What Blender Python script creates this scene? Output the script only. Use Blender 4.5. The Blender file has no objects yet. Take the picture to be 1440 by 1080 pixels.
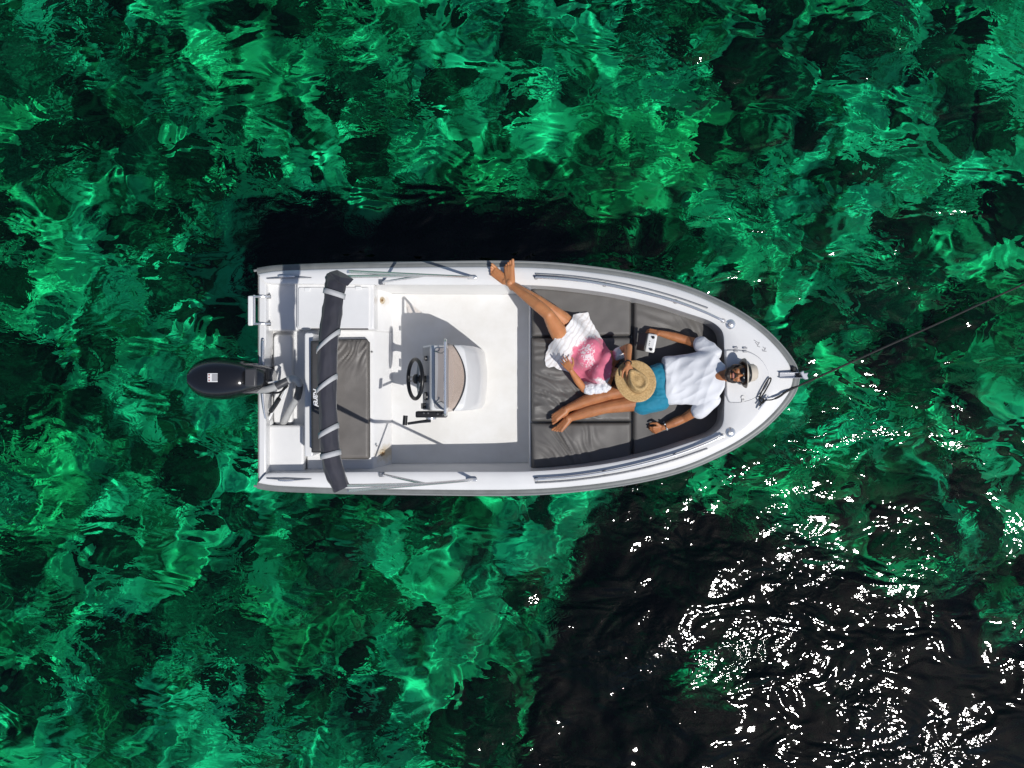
import bpy, bmesh, math, random
import numpy as np
from mathutils import Vector, Matrix, noise
from mathutils.bvhtree import BVHTree

random.seed(7)
rng = np.random.default_rng(11)
sc = bpy.context.scene
col = sc.collection

# ------------------------------------------------------------------ camera, sky, sun, exposure
ZC = 7.55            # metres above the water, looking straight down
FPX = 1080.0         # focal length in photograph pixels (1440 wide)
cam = bpy.data.cameras.new('camera'); cam_o = bpy.data.objects.new('camera', cam); col.objects.link(cam_o)
cam_o.location = (0, 0, ZC); cam.sensor_width = 36.0; cam.lens = 36.0 * FPX / 1440.0
cam.clip_start = 0.05; cam.clip_end = 600
sc.camera = cam_o

SUN_EL = math.radians(57)
SUN_H = Vector((0.72, -0.694, 0)).normalized()
sun_dir = Vector((SUN_H.x * math.cos(SUN_EL), SUN_H.y * math.cos(SUN_EL), math.sin(SUN_EL)))
world = bpy.data.worlds.new('World'); sc.world = world; world.use_nodes = True
wn = world.node_tree
sky = wn.nodes.new('ShaderNodeTexSky'); sky.sky_type = 'NISHITA'; sky.sun_disc = False
sky.sun_elevation = SUN_EL; sky.dust_density = .6; sky.air_density = .7; sky.ozone_density = .2; sky.sun_rotation = math.atan2(SUN_H.x, SUN_H.y)
wn.links.new(sky.outputs[0], wn.nodes['Background'].inputs[0])
wn.nodes['Background'].inputs[1].default_value = 0.13
sun = bpy.data.lights.new('sun', 'SUN'); sun_o = bpy.data.objects.new('sun', sun); col.objects.link(sun_o)
sun.energy = 5.0; sun.angle = math.radians(0.53); sun.color = (1.0, 0.975, 0.94)
sun_o.location = (0, 0, 20); sun_o.rotation_euler = sun_dir.to_track_quat('Z', 'Y').to_euler()
sun.cycles.is_caustics_light = True       # real refracted sunlight on the sea floor
sc.view_settings.view_transform = 'Standard'; sc.view_settings.look = 'None'
sc.view_settings.exposure = -0.50; sc.view_settings.gamma = 1.0
cy = sc.cycles
cy.caustics_refractive = True; cy.caustics_reflective = False
cy.sample_clamp_indirect = 3.0; cy.max_bounces = 8; cy.transparent_max_bounces = 12
cy.use_denoising = True
cy.use_adaptive_sampling = True; cy.adaptive_threshold = 0.02

# ------------------------------------------------------------------ helpers
def P(px, py, z):
    """a pixel of the photograph and a height give a point of the place"""
    s = (ZC - z) / FPX
    return Vector(((px - 720.0) * s, (540.0 - py) * s, z))

def PXZ(px, z): return (px - 720.0) * (ZC - z) / FPX
def PYZ(py, z): return (540.0 - py) * (ZC - z) / FPX

class MB:
    def __init__(s): s.v = []; s.f = []
    def add(s, vs, fs):
        o = len(s.v); s.v += [tuple(v) for v in vs]; s.f += [tuple(i + o for i in f) for f in fs]
    def rows(s, rows, closed_u=False, closed_v=False, cap0=False, cap1=False):
        n = len(rows[0]); vs = [v for r in rows for v in r]; fs = []
        R = len(rows)
        for i in range(R if closed_v else R - 1):
            a = i * n; b = ((i + 1) % R) * n
            for j in range(n if closed_u else n - 1):
                k = (j + 1) % n
                fs.append((a + j, a + k, b + k, b + j))
        if cap0: fs.append(tuple(range(n))[::-1])
        if cap1: fs.append(tuple((R - 1) * n + j for j in range(n)))
        s.add(vs, fs)
    def tube(s, pts, r, n=10, closed=False, cap=True, flat=1.0, up=None):
        pts = [Vector(p) for p in pts]; m = len(pts)
        rr = r if isinstance(r, (list, tuple)) else [r] * m
        rows = []; prev = None
        for i, p in enumerate(pts):
            if closed: t = pts[(i + 1) % m] - pts[i - 1]
            else: t = pts[min(i + 1, m - 1)] - pts[max(i - 1, 0)]
            t.normalize()
            if prev is None:
                a = Vector(up) if up else (Vector((0, 0, 1)) if abs(t.z) < 0.9 else Vector((1, 0, 0)))
            else: a = prev
            a = a - t * a.dot(t)
            if a.length < 1e-6: a = t.orthogonal()
            a.normalize(); b = t.cross(a); prev = a
            rows.append([p + (a * math.cos(q) * flat + b * math.sin(q)) * rr[i] for q in [2 * math.pi * k / n for k in range(n)]])
        s.rows(rows, closed_u=True, closed_v=closed, cap0=cap and not closed, cap1=cap and not closed)
    def box(s, c, d, rot=None):
        c = Vector(c); vs = []
        for x in (-.5, .5):
            for y in (-.5, .5):
                for z in (-.5, .5):
                    q = Vector((x * d[0], y * d[1], z * d[2]))
                    vs.append(c + (rot @ q if rot else q))
        s.add(vs, [(0, 1, 3, 2), (4, 6, 7, 5), (0, 4, 5, 1), (2, 3, 7, 6), (0, 2, 6, 4), (1, 5, 7, 3)])
    def prism(s, poly, z0, z1):
        """poly: list of (x, y); z0/z1 numbers or functions of x, y"""
        n = len(poly)
        g = lambda z, p: z(p[0], p[1]) if callable(z) else z
        ar = sum(poly[i][0] * poly[(i + 1) % n][1] - poly[(i + 1) % n][0] * poly[i][1] for i in range(n))
        if ar < 0: poly = poly[::-1]
        vs = [(p[0], p[1], g(z0, p)) for p in poly] + [(p[0], p[1], g(z1, p)) for p in poly]
        fs = [tuple(range(n))[::-1], tuple(range(n, 2 * n))] + [(i, (i + 1) % n, n + (i + 1) % n, n + i) for i in range(n)]
        s.add(vs, fs)
    def ball(s, c, r, n=14, m=8, axes=None):
        c = Vector(c); r = r if isinstance(r, (tuple, list)) else (r, r, r)
        rows = []
        for i in range(m + 1):
            th = math.pi * (i + 0.0001 if i == 0 else (i - 0.0001 if i == m else i)) / m
            row = []
            for j in range(n):
                ph = 2 * math.pi * j / n
                q = Vector((math.sin(th) * math.cos(ph) * r[0], math.sin(th) * math.sin(ph) * r[1], -math.cos(th) * r[2]))
                row.append(c + (axes @ q if axes else q))
            rows.append(row)
        s.rows(rows, closed_u=True, cap0=True, cap1=True)
    def caps(s, p0, r0, p1, r1, n=16):
        """tapered capsule with round ends"""
        p0 = Vector(p0); p1 = Vector(p1); t = (p1 - p0); L = max(t.length, 1e-5); t = t / L
        a = t.orthogonal().normalized(); b = t.cross(a); rows = []
        for i in range(7):
            q = math.pi / 2 * (1 - i / 6.0); rad = max(r0 * math.cos(q), 1e-4)
            rows.append((p0 - t * r0 * math.sin(q), rad))
        for i in range(7):
            q = math.pi / 2 * (i / 6.0); rad = max(r1 * math.cos(q), 1e-4)
            rows.append((p1 + t * r1 * math.sin(q), rad))
        s.rows([[c + (a * math.cos(2 * math.pi * k / n) + b * math.sin(2 * math.pi * k / n)) * r for k in range(n)] for c, r in rows], closed_u=True, cap0=True, cap1=True)
    def lathe(s, prof, c, axes=None, n=24, sx=1.0, sy=1.0):
        c = Vector(c); rows = []
        for r, z in prof:
            row = []
            for k in range(n):
                a = 2 * math.pi * k / n
                q = Vector((r * math.cos(a) * sx, r * math.sin(a) * sy, z)); row.append(c + (axes @ q if axes else q))
            rows.append(row)
        s.rows(rows, closed_u=True, cap0=True, cap1=True)

ORG = {}
def thing(name, loc, label, cat, group=None):
    o = bpy.data.objects.new(name, None); col.objects.link(o); o.location = loc
    o.empty_display_size = 0.1; ORG[o.name] = Vector(loc)
    o['label'] = label; o['category'] = cat
    if group: o['group'] = group
    return o
def tag(o, label, cat, group=None, kind=None):
    if label: o['label'] = label
    if cat: o['category'] = cat
    if group: o['group'] = group
    if kind: o['kind'] = kind
    return o
def finish(me, smooth=True, angle=35):
    if smooth:
        me.polygons.foreach_set('use_smooth', [True] * len(me.polygons))
        me.set_sharp_from_angle(angle=math.radians(angle))
def part(name, mb, mat, parent=None, smooth=True, angle=35, bevel=0, seg=2, solid=0, label=None, fix=True):
    root = parent
    while root is not None and root.parent is not None: root = root.parent
    off = ORG.get(root.name, Vector()) if root else Vector()
    me = bpy.data.meshes.new(name)
    me.from_pydata([(v[0] - off.x, v[1] - off.y, v[2] - off.z) for v in mb.v], [], mb.f)
    if fix:
        bm = bmesh.new(); bm.from_mesh(me); bmesh.ops.recalc_face_normals(bm, faces=bm.faces); bm.to_mesh(me); bm.free()
    me.update(); finish(me, smooth, angle)
    me.materials.append(mat)
    o = bpy.data.objects.new(name, me); col.objects.link(o)
    if parent: o.parent = parent
    if solid:
        m = o.modifiers.new('solid', 'SOLIDIFY'); m.thickness = solid; m.offset = 0
    if bevel:
        m = o.modifiers.new('bevel', 'BEVEL'); m.width = bevel; m.segments = seg; m.limit_method = 'ANGLE'; m.angle_limit = math.radians(35)
        m.harden_normals = False
    if label: o['label'] = label
    return o
def np_mesh(name, V, F, mat, smooth=True):
    me = bpy.data.meshes.new(name); k = F.shape[1]
    me.vertices.add(len(V)); me.vertices.foreach_set('co', np.asarray(V, np.float32).ravel())
    me.loops.add(F.size); me.loops.foreach_set('vertex_index', F.ravel().astype(np.int32))
    me.polygons.add(len(F)); me.polygons.foreach_set('loop_start', np.arange(0, F.size, k, dtype=np.int32))
    me.update(calc_edges=True)
    me.polygons.foreach_set('use_smooth', np.full(len(F), smooth))
    me.materials.append(mat); o = bpy.data.objects.new(name, me); col.objects.link(o); return o
def catmull(pts, per):
    pts = [np.array(p, float) for p in pts]; out = []
    for i in range(len(pts) - 1):
        p0 = pts[max(i - 1, 0)]; p1 = pts[i]; p2 = pts[i + 1]; p3 = pts[min(i + 2, len(pts) - 1)]
        for k in range(per):
            t = k / per
            out.append(0.5 * ((2 * p1) + (-p0 + p2) * t + (2 * p0 - 5 * p1 + 4 * p2 - p3) * t * t + (-p0 + 3 * p1 - 3 * p2 + p3) * t ** 3))
    out.append(pts[-1]); return out
def curve3(pts, per=6): return [Vector(p) for p in catmull(pts, per)]

# ------------------------------------------------------------------ materials
def mk(name):
    m = bpy.data.materials.new(name); m.use_nodes = True
    return m, m.node_tree.nodes, m.node_tree.links, m.node_tree.nodes['Principled BSDF']
def rgba(c): return (c[0], c[1], c[2], 1.0)
def simple(name, c, rough=0.5, metal=0.0, var=0.0, vscale=6.0, bump=0.0, bscale=60.0, coat=0.0, sheen=0.0, stretch=(1, 1, 1), spec=None, c2=None):
    m, N, L, b = mk(name)
    b.inputs['Base Color'].default_value = rgba(c); b.inputs['Roughness'].default_value = rough; b.inputs['Metallic'].default_value = metal
    b.inputs['Coat Weight'].default_value = coat; b.inputs['Sheen Weight'].default_value = sheen
    if spec is not None: b.inputs['Specular IOR Level'].default_value = spec
    tc = N.new('ShaderNodeTexCoord'); mp = N.new('ShaderNodeMapping'); mp.inputs['Scale'].default_value = stretch
    L.new(tc.outputs['Object'], mp.inputs['Vector'])
    if var > 0 or c2:
        nz = N.new('ShaderNodeTexNoise'); nz.inputs['Scale'].default_value = vscale; nz.inputs['Detail'].default_value = 6; nz.inputs['Roughness'].default_value = 0.6
        L.new(mp.outputs[0], nz.inputs['Vector'])
        r = N.new('ShaderNodeValToRGB'); r.color_ramp.elements[0].position = 0.32; r.color_ramp.elements[1].position = 0.68
        d = c2 if c2 else tuple(max(0, x * (1 - var)) for x in c)
        r.color_ramp.elements[0].color = rgba(d); r.color_ramp.elements[1].color = rgba(c)
        L.new(nz.outputs[0], r.inputs[0]); L.new(r.outputs[0], b.inputs['Base Color'])
    if bump > 0:
        n2 = N.new('ShaderNodeTexNoise'); n2.inputs['Scale'].default_value = bscale; n2.inputs['Detail'].default_value = 4
        L.new(mp.outputs[0], n2.inputs['Vector'])
        bp = N.new('ShaderNodeBump'); bp.inputs['Strength'].default_value = 1.0; bp.inputs['Distance'].default_value = bump
        L.new(n2.outputs[0], bp.inputs['Height']); L.new(bp.outputs[0], b.inputs['Normal'])
    return m
M = {}
M['gelcoat'] = simple('white_gelcoat', (.79, .785, .775), .28, var=.10, vscale=2.2, bump=.0006, bscale=5, coat=.3)
M['deck_grip'] = simple('white_nonskid', (.77, .765, .75), .55, c2=(.68, .665, .63), vscale=3.2, bump=.0012, bscale=240)
M['hull'] = simple('hull_paint', (.74, .74, .73), .3, var=.12, vscale=3)
M['rail_rubber'] = simple('grey_rubber', (.19, .20, .195), .45, var=.25, vscale=9)
M['steel'] = simple('stainless_steel', (.80, .80, .81), .24, .75)
M['dull_steel'] = simple('dull_steel', (.5, .5, .5), .38, 1.0, var=.3, vscale=40)
M['black'] = simple('black_plastic', (.012, .012, .013), .35, bump=.0004, bscale=120)
M['cowl'] = simple('black_gloss_cowl', (.010, .010, .012), .17, coat=.6)
M['dark_grey'] = simple('dark_grey_plastic', (.05, .05, .055), .45)
M['panel_grey'] = simple('grey_dash_panel', (.36, .36, .37), .4, var=.1)
M['white_plastic'] = simple('white_plastic', (.78, .78, .77), .35)
M['hose'] = simple('grey_hose', (.42, .42, .41), .5, var=.15, vscale=12)
M['navy'] = simple('navy_canvas', (.028, .028, .042), .75, var=.35, vscale=9, bump=.003, bscale=16, sheen=.25)
M['strap'] = simple('light_strap', (.50, .50, .51), .7, var=.15, vscale=30)
M['cushion'] = simple('grey_vinyl_cushion', (.125, .118, .111), .5, var=.2, vscale=5, bump=.0008, bscale=160)
M['cushion_seat'] = simple('taupe_vinyl_cushion', (.165, .152, .140), .5, var=.2, vscale=7, bump=.0010, bscale=110)
M['cushion_dark'] = simple('charcoal_vinyl', (.055, .053, .053), .5, var=.2, vscale=8, bump=.0006, bscale=120)
M['piping'] = simple('dark_piping', (.03, .03, .03), .5)
M['rope'] = simple('black_rope', (.02, .02, .019), .8, var=.4, vscale=80, bump=.002, bscale=150)
M['print_white'] = simple('white_print', (.75, .75, .75), .5)
M['rust'] = simple('rusty_drain', (.62, .55, .42), .6, c2=(.26, .15, .05), vscale=30)
M['grey_mark'] = simple('grey_decal', (.36, .36, .37), .5)

def m_smoked():
    m, N, L, b = mk('smoked_acrylic'); out = [n for n in N if n.type == 'OUTPUT_MATERIAL'][0]
    t = N.new('ShaderNodeBsdfTransparent'); t.inputs[0].default_value = (.92, .87, .83, 1)
    g = N.new('ShaderNodeBsdfGlossy'); g.inputs['Roughness'].default_value = .05
    mx = N.new('ShaderNodeMixShader'); mx.inputs[0].default_value = .06
    L.new(t.outputs[0], mx.inputs[1]); L.new(g.outputs[0], mx.inputs[2]); L.new(mx.outputs[0], out.inputs['Surface'])
    return m
M['smoked'] = m_smoked()

# ------------------------------------------------------------------ water
def m_water():
    m, N, L, b = mk('clear_green_sea_water'); out = [n for n in N if n.type == 'OUTPUT_MATERIAL'][0]
    N.remove(b)
    tc = N.new('ShaderNodeTexCoord')
    def bump(scale, dist, stretch, rot, prev=None, detail=3):
        mp = N.new('ShaderNodeMapping'); mp.inputs['Scale'].default_value = stretch; mp.inputs['Rotation'].default_value = (0, 0, rot)
        nz = N.new('ShaderNodeTexNoise'); nz.inputs['Scale'].default_value = scale; nz.inputs['Detail'].default_value = detail; nz.inputs['Roughness'].default_value = .55
        nz.inputs['Distortion'].default_value = .6
        bp = N.new('ShaderNodeBump'); bp.inputs['Distance'].default_value = dist; bp.inputs['Strength'].default_value = 1
        L.new(tc.outputs['Object'], mp.inputs[0]); L.new(mp.outputs[0], nz.inputs['Vector']); L.new(nz.outputs[0], bp.inputs['Height'])
        if prev: L.new(prev.outputs[0], bp.inputs['Normal'])
        return bp
    b1 = bump(1.7, .066, (1, 1.6, 1), .5, detail=2)
    b2 = bump(7.0, .0185, (1, 1.5, 1), .35, b1, detail=2.5)
    # ripples come in patches: cat's paws
    mk_n = N.new('ShaderNodeTexNoise'); mk_n.inputs['Scale'].default_value = .95; mk_n.inputs['Detail'].default_value = 3
    L.new(tc.outputs['Object'], mk_n.inputs['Vector'])
    mr = N.new('ShaderNodeMapRange'); mr.inputs['From Min'].default_value = .44; mr.inputs['From Max'].default_value = .64; mr.inputs['To Min'].default_value = .12; mr.inputs['To Max'].default_value = 1.0
    L.new(mk_n.outputs[0], mr.inputs['Value']); L.new(mr.outputs[0], b2.inputs['Strength'])
    rf = N.new('ShaderNodeBsdfRefraction'); rf.inputs['IOR'].default_value = 1.333; rf.inputs['Roughness'].default_value = 0
    rf.inputs['Color'].default_value = (.12, .96, .72, 1)
    gl = N.new('ShaderNodeBsdfGlossy'); gl.distribution = 'BECKMANN'; gl.inputs['Roughness'].default_value = .088; gl.inputs['Color'].default_value = (1, 1, 1, 1)
    fr = N.new('ShaderNodeFresnel'); fr.inputs['IOR'].default_value = 1.333
    mx = N.new('ShaderNodeMixShader')
    for x in (rf, gl, fr): L.new(b2.outputs[0], x.inputs['Normal'])
    L.new(fr.outputs[0], mx.inputs[0]); L.new(rf.outputs[0], mx.inputs[1]); L.new(gl.outputs[0], mx.inputs[2]); L.new(mx.outputs[0], out.inputs['Surface'])
    return m
def axis(half, step, far):
    a = list(np.arange(0, half + 1e-6, step)); s = step
    while a[-1] < far: s *= 1.35; a.append(a[-1] + s)
    a = np.array(a); return np.concatenate([-a[:0:-1], a])
def sheet(name, ax, ay, zf, mat):
    X, Y = np.meshgrid(ax, ay); Z = zf(X, Y); n = len(ax); mrow = len(ay)
    i = np.arange(n * mrow).reshape(mrow, n)
    F = np.stack([i[:-1, :-1], i[:-1, 1:], i[1:, 1:], i[1:, :-1]], -1).reshape(-1, 4)
    return np_mesh(name, np.stack([X, Y, Z], -1).reshape(-1, 3), F, mat)
WV = []
for k in range(46):
    lam = 0.34 * (2.6 / 0.34) ** rng.random(); a = rng.normal(-.85, .75)
    WV.append((lam, math.cos(a), math.sin(a), rng.random() * 6.283, 0.00215 * lam ** 0.95))
def wave_z(X, Y):
    Z = 0 * X
    for lam, cx, sx, ph, A in WV: Z = Z + A * np.sin(2 * math.pi / lam * (cx * X + sx * Y) + ph)
    return Z
water = sheet('water', axis(7.4, .04, 220), axis(6.0, .04, 220), wave_z, m_water())
tag(water, 'clear green rippled sea water around the boat with sun glints', 'water', kind='structure')
water.cycles.is_caustics_caster = True

# ------------------------------------------------------------------ sea floor
BED = -3.6
def vnoise(X, Y, s, seed):
    """smooth value noise on arrays"""
    r = np.random.default_rng(seed); T = r.random((64, 64))
    x = X * s + 100.3; y = Y * s + 57.7; i = np.floor(x).astype(int); j = np.floor(y).astype(int); u = x - i; v = y - j
    u = u * u * (3 - 2 * u); v = v * v * (3 - 2 * v); g = lambda a, b: T[a % 64, b % 64]
    return (g(i, j) * (1 - u) + g(i + 1, j) * u) * (1 - v) + (g(i, j + 1) * (1 - u) + g(i + 1, j + 1) * u) * v
def fbm(X, Y, s, seed, o=4): return sum(vnoise(X, Y, s * 2 ** k, seed + k) * .5 ** k for k in range(o)) / sum(.5 ** k for k in range(o))
BS = FPX / (ZC + abs(BED) / 1.333)      # photograph pixels per metre on the sea floor seen through the water
def BX(px): return (px - 720) / BS
def BY(py): return (540 - py) / BS
def meadow_and_shade(X, Y):
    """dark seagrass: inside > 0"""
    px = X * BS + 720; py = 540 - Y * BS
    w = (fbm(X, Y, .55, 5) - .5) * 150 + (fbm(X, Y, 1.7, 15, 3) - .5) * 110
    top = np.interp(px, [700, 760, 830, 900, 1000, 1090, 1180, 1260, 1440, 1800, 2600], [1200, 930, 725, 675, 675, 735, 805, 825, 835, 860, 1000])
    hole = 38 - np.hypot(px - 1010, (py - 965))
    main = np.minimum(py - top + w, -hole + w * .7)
    shadow_patch = 70 * (1 - np.hypot((px - 600) / 330, (py - 345) / 85)) + w * .55  # weed ellipse added below the boat so its cast shadow looks black
    return np.maximum(main, shadow_patch)
def bed_z(X, Y):
    return BED + .20 * (fbm(X, Y, .45, 2) - .5) + .10 * (fbm(X, Y, 1.6, 9) - .5) + .03 * (fbm(X, Y, 6, 19, 2) - .5)
def m_bed():
    m, N, L, b = mk('sandy_weedy_sea_floor'); b.inputs['Roughness'].default_value = 1; b.inputs['Specular IOR Level'].default_value = 0
    tc = N.new('ShaderNodeTexCoord')
    def nz(scale, detail, dist=0.0, rough=.6):
        n = N.new('ShaderNodeTexNoise'); n.inputs['Scale'].default_value = scale; n.inputs['Detail'].default_value = detail
        n.inputs['Distortion'].default_value = dist; n.inputs['Roughness'].default_value = rough
        L.new(tc.outputs['Object'], n.inputs['Vector']); return n
    def ramp(src, stops):
        r = N.new('ShaderNodeValToRGB'); e = r.color_ramp.elements
        while len(e) < len(stops): e.new(.5)
        for q, (p, c) in zip(e, stops): q.position = p; q.color = rgba(c)
        L.new(src, r.inputs[0]); return r
    def mix(f, a, bb):
        x = N.new('ShaderNodeMixRGB'); L.new(f, x.inputs[0]); L.new(a, x.inputs[1]); L.new(bb, x.inputs[2]); return x
    sand = ramp(nz(1.1, 5).outputs[0], [(.3, (.36, .35, .22)), (.7, (.70, .68, .50))])
    alg = ramp(nz(.33, 4, .4).outputs[0], [(.42, (1, 1, 1)), (.66, (.90, .97, .60))])
    tint = N.new('ShaderNodeMixRGB'); tint.blend_type = 'MULTIPLY'; tint.inputs[0].default_value = 1; L.new(sand.outputs[0], tint.inputs[1]); L.new(alg.outputs[0], tint.inputs[2]); sand = tint
    weed = ramp(nz(7.0, 6).outputs[0], [(.35, (.012, .019, .013)), (.65, (.11, .145, .07))])
    msk = ramp(nz(1.55, 7, .8, .62).outputs[0], [(.43, (1, 1, 1)), (.54, (0, 0, 0))])
    c1 = mix(msk.outputs[0], sand.outputs[0], weed.outputs[0])
    at = N.new('ShaderNodeAttribute'); at.attribute_name = 'meadow_and_shade'
    soil = N.new('ShaderNodeRGB'); soil.outputs[0].default_value = (.006, .008, .007, 1)  # near-black soil, also under the weed added for the boat's shadow
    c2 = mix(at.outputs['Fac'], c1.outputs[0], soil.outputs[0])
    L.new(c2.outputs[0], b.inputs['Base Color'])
    return m
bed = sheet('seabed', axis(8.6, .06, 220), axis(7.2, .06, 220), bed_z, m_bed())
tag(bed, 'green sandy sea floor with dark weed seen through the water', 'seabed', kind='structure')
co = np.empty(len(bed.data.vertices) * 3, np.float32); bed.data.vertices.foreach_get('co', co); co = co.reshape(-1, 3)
at = bed.data.attributes.new('meadow_and_shade', 'FLOAT', 'POINT')
at.data.foreach_set('value', np.clip(meadow_and_shade(co[:, 0], co[:, 1]) / 40 + .5, 0, 1).astype(np.float32))
bed.cycles.is_caustics_receiver = True

# boulders: a few shared shapes, each boulder an object of its own
def m_rock(name, dark, light):
    m = simple(name, light, 1.0, c2=dark, vscale=4.5, bump=.02, bscale=18, spec=0.0); return m
RM = [m_rock('weed_covered_rock', (.010, .015, .011), (.058, .075, .043)), m_rock('brown_rock', (.02, .026, .02), (.16, .18, .11)), m_rock('pale_rock', (.05, .06, .04), (.36, .36, .25))]
rock_meshes = []
for k in range(9):
    bm = bmesh.new(); bmesh.ops.create_icosphere(bm, subdivisions=3, radius=1)
    for v in bm.verts:
        d = v.co.normalized(); n = noise.noise(d * 1.3 + Vector((k * 7.1, 3, 1))) * .34 + noise.noise(d * 3.1 + Vector((k * 3.3, 9, 4))) * .15
        v.co = d * (1 + n); v.co.z *= .62
    me = bpy.data.meshes.new('seabed_rock'); bm.to_mesh(me); bm.free(); finish(me, True, 60)
    me.materials.append(RM[0 if k < 4 else (1 if k < 7 else 2)]); rock_meshes.append(me)
placed = []
tries = 0
while len(placed) < 290 and tries < 9000:
    tries += 1
    x = random.uniform(-7.6, 7.6); y = random.uniform(-6.0, 6.0); r = .10 + .42 * random.random() ** 2.0
    if fbm(np.array(x), np.array(y), .5, 31, 3) < .36: continue
    if meadow_and_shade(np.array(x), np.array(y)) > -15: continue
    if any((x - a) ** 2 + (y - b) ** 2 < ((r + c) * .80) ** 2 for a, b, c in placed): continue
    placed.append((x, y, r))
    ki = random.choice((0, 1, 2, 3, 0, 1, 2, 3, 4, 5, 6, 7, 8)); o = bpy.data.objects.new('seabed_rock', rock_meshes[ki]); col.objects.link(o)
    o.location = (x, y, float(bed_z(np.array(x), np.array(y))) + r * .12); o.scale = (r * random.uniform(.85, 1.3), r * random.uniform(.8, 1.15), r * random.uniform(.7, 1.1)); o.rotation_euler = (random.uniform(-.3, .3), random.uniform(-.3, .3), random.uniform(0, 6.28))
    tag(o, *(('rounded dark weed-covered boulder on the green sea floor', 'rock', 'dark weed-covered boulders on the sea floor') if ki < 4 else (('rounded brownish half-bare boulder on the green sea floor', 'rock', 'brownish boulders on the sea floor') if ki < 7 else ('rounded pale bare boulder on the green sea floor', 'rock', 'pale boulders on the sea floor'))))
    o.cycles.is_caustics_receiver = True

# seagrass blades, on the added shadow area too, far too many to count: one object
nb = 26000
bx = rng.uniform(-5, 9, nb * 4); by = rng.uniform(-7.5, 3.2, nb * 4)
keep = meadow_and_shade(bx, by) > 0; bx = bx[keep][:nb]; by = by[keep][:nb]; nb = len(bx)
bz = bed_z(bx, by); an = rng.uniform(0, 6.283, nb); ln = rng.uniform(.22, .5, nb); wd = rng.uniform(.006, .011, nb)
la = rng.normal(2.4, .7, nb); lean = rng.uniform(.1, .3, nb)
cx, sx = np.cos(an) * wd, np.sin(an) * wd
base = np.stack([bx, by, bz - .02], 1); w_ = np.stack([cx, sx, 0 * cx], 1)
mid = base + np.stack([np.cos(la) * lean * .35, np.sin(la) * lean * .35, ln * .6], 1); tip = base + np.stack([np.cos(la) * lean, np.sin(la) * lean, ln], 1)
V = np.concatenate([base - w_, base + w_, mid + w_, mid - w_, tip]); i = np.arange(nb)
F = np.concatenate([np.stack([i, i + nb, i + 2 * nb], 1), np.stack([i, i + 2 * nb, i + 3 * nb], 1), np.stack([i + 3 * nb, i + 2 * nb, i + 4 * nb], 1)])
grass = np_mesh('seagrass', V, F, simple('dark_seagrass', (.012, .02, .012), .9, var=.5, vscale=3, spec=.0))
tag(grass, 'dark seagrass covering the sea floor below the glittering water', 'seagrass', kind='stuff')
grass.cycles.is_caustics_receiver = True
# ------------------------------------------------------------------ motorboat
CY = 532.0          # centreline row of the boat in the photograph
def sheer(px): return .62 + .145 * max(0.0, (px - 480) / 630.0) ** 1.7
boat = thing('motorboat', P(740, CY, 0), 'small open white motorboat with grey cushions and centre console floating on green water', 'motorboat')

pairs = [((363, 385), (374, 398)), ((385, 381.5), (388, 398.6)), ((420, 379.6), (420, 399)), ((500, 377), (500, 400)), ((600, 375.5), (600, 400.5)), ((680, 375), (680, 400.5)), ((745, 376), (745, 401)),
         ((800, 379.5), (800, 405)), ((860, 386.5), (860, 413)), ((920, 397.5), (920, 426)), ((970, 412), (965, 440)), ((1015, 432), (995, 450)), ((1045, 449), (1010, 459)),
         ((1072, 469), (1017, 470)), ((1094, 491), (1018.5, 490)), ((1108, 510), (1019, 512)), ((1113, 522), (1019, 522)), ((1115, 532), (1019, 532))]
sm = catmull([np.array(a + b) for a, b in pairs], 7)
half = [((q[0], q[1]), (q[2], q[3])) for q in sm]
loop = half + [((a[0], 2 * CY - a[1]), (b[0], 2 * CY - b[1])) for a, b in half[-2::-1]]
def deckP(px, py, dz=0.0):
    z = sheer(px) + dz; return P(px, py, z)
# gunwale and foredeck in one moulding, with its inner wall
FLOOR = .15
rows = [[], [], [], [], [], [], [], [], []]
for (ox, oy), (ix, iy) in loop:
    L_ = math.hypot(ox - ix, oy - iy)
    def at_(t, dz): return deckP(ox + (ix - ox) * t, oy + (iy - oy) * t, dz)
    rows[0].append(at_(0, -.05)); rows[1].append(at_(0, -.012)); rows[2].append(at_(min(.2, 2.2 / L_), 0))
    rows[3].append(at_(.35, .006)); rows[4].append(at_(.65, .006)); rows[5].append(at_(max(.8, 1 - 2.2 / L_), 0))
    rows[6].append(at_(1, -.010)); rows[7].append(at_(1, -.05))
    s_ = at_(1, -.05); c_ = P(ix, CY, 0)
    rows[8].append(Vector((s_.x, s_.y - math.copysign(min(.035, abs(s_.y - c_.y)), s_.y - c_.y), FLOOR - .02)))
mb = MB(); mb.rows(rows)
gun = part('gunwale', mb, M['gelcoat'], boat, angle=50)
# cockpit sole
n = len(half); mb = MB(); ra = rows[8][:n]; rb = rows[8][n - 1:][::-1]
mb.rows([[Vector((a.x, a.y + (b.y - a.y) * t, FLOOR + .004 * math.sin(math.pi * t))) for a, b in zip(ra, rb)] for t in [k / 12 for k in range(13)]])
part('cockpit_floor', mb, M['deck_grip'], boat)
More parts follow.
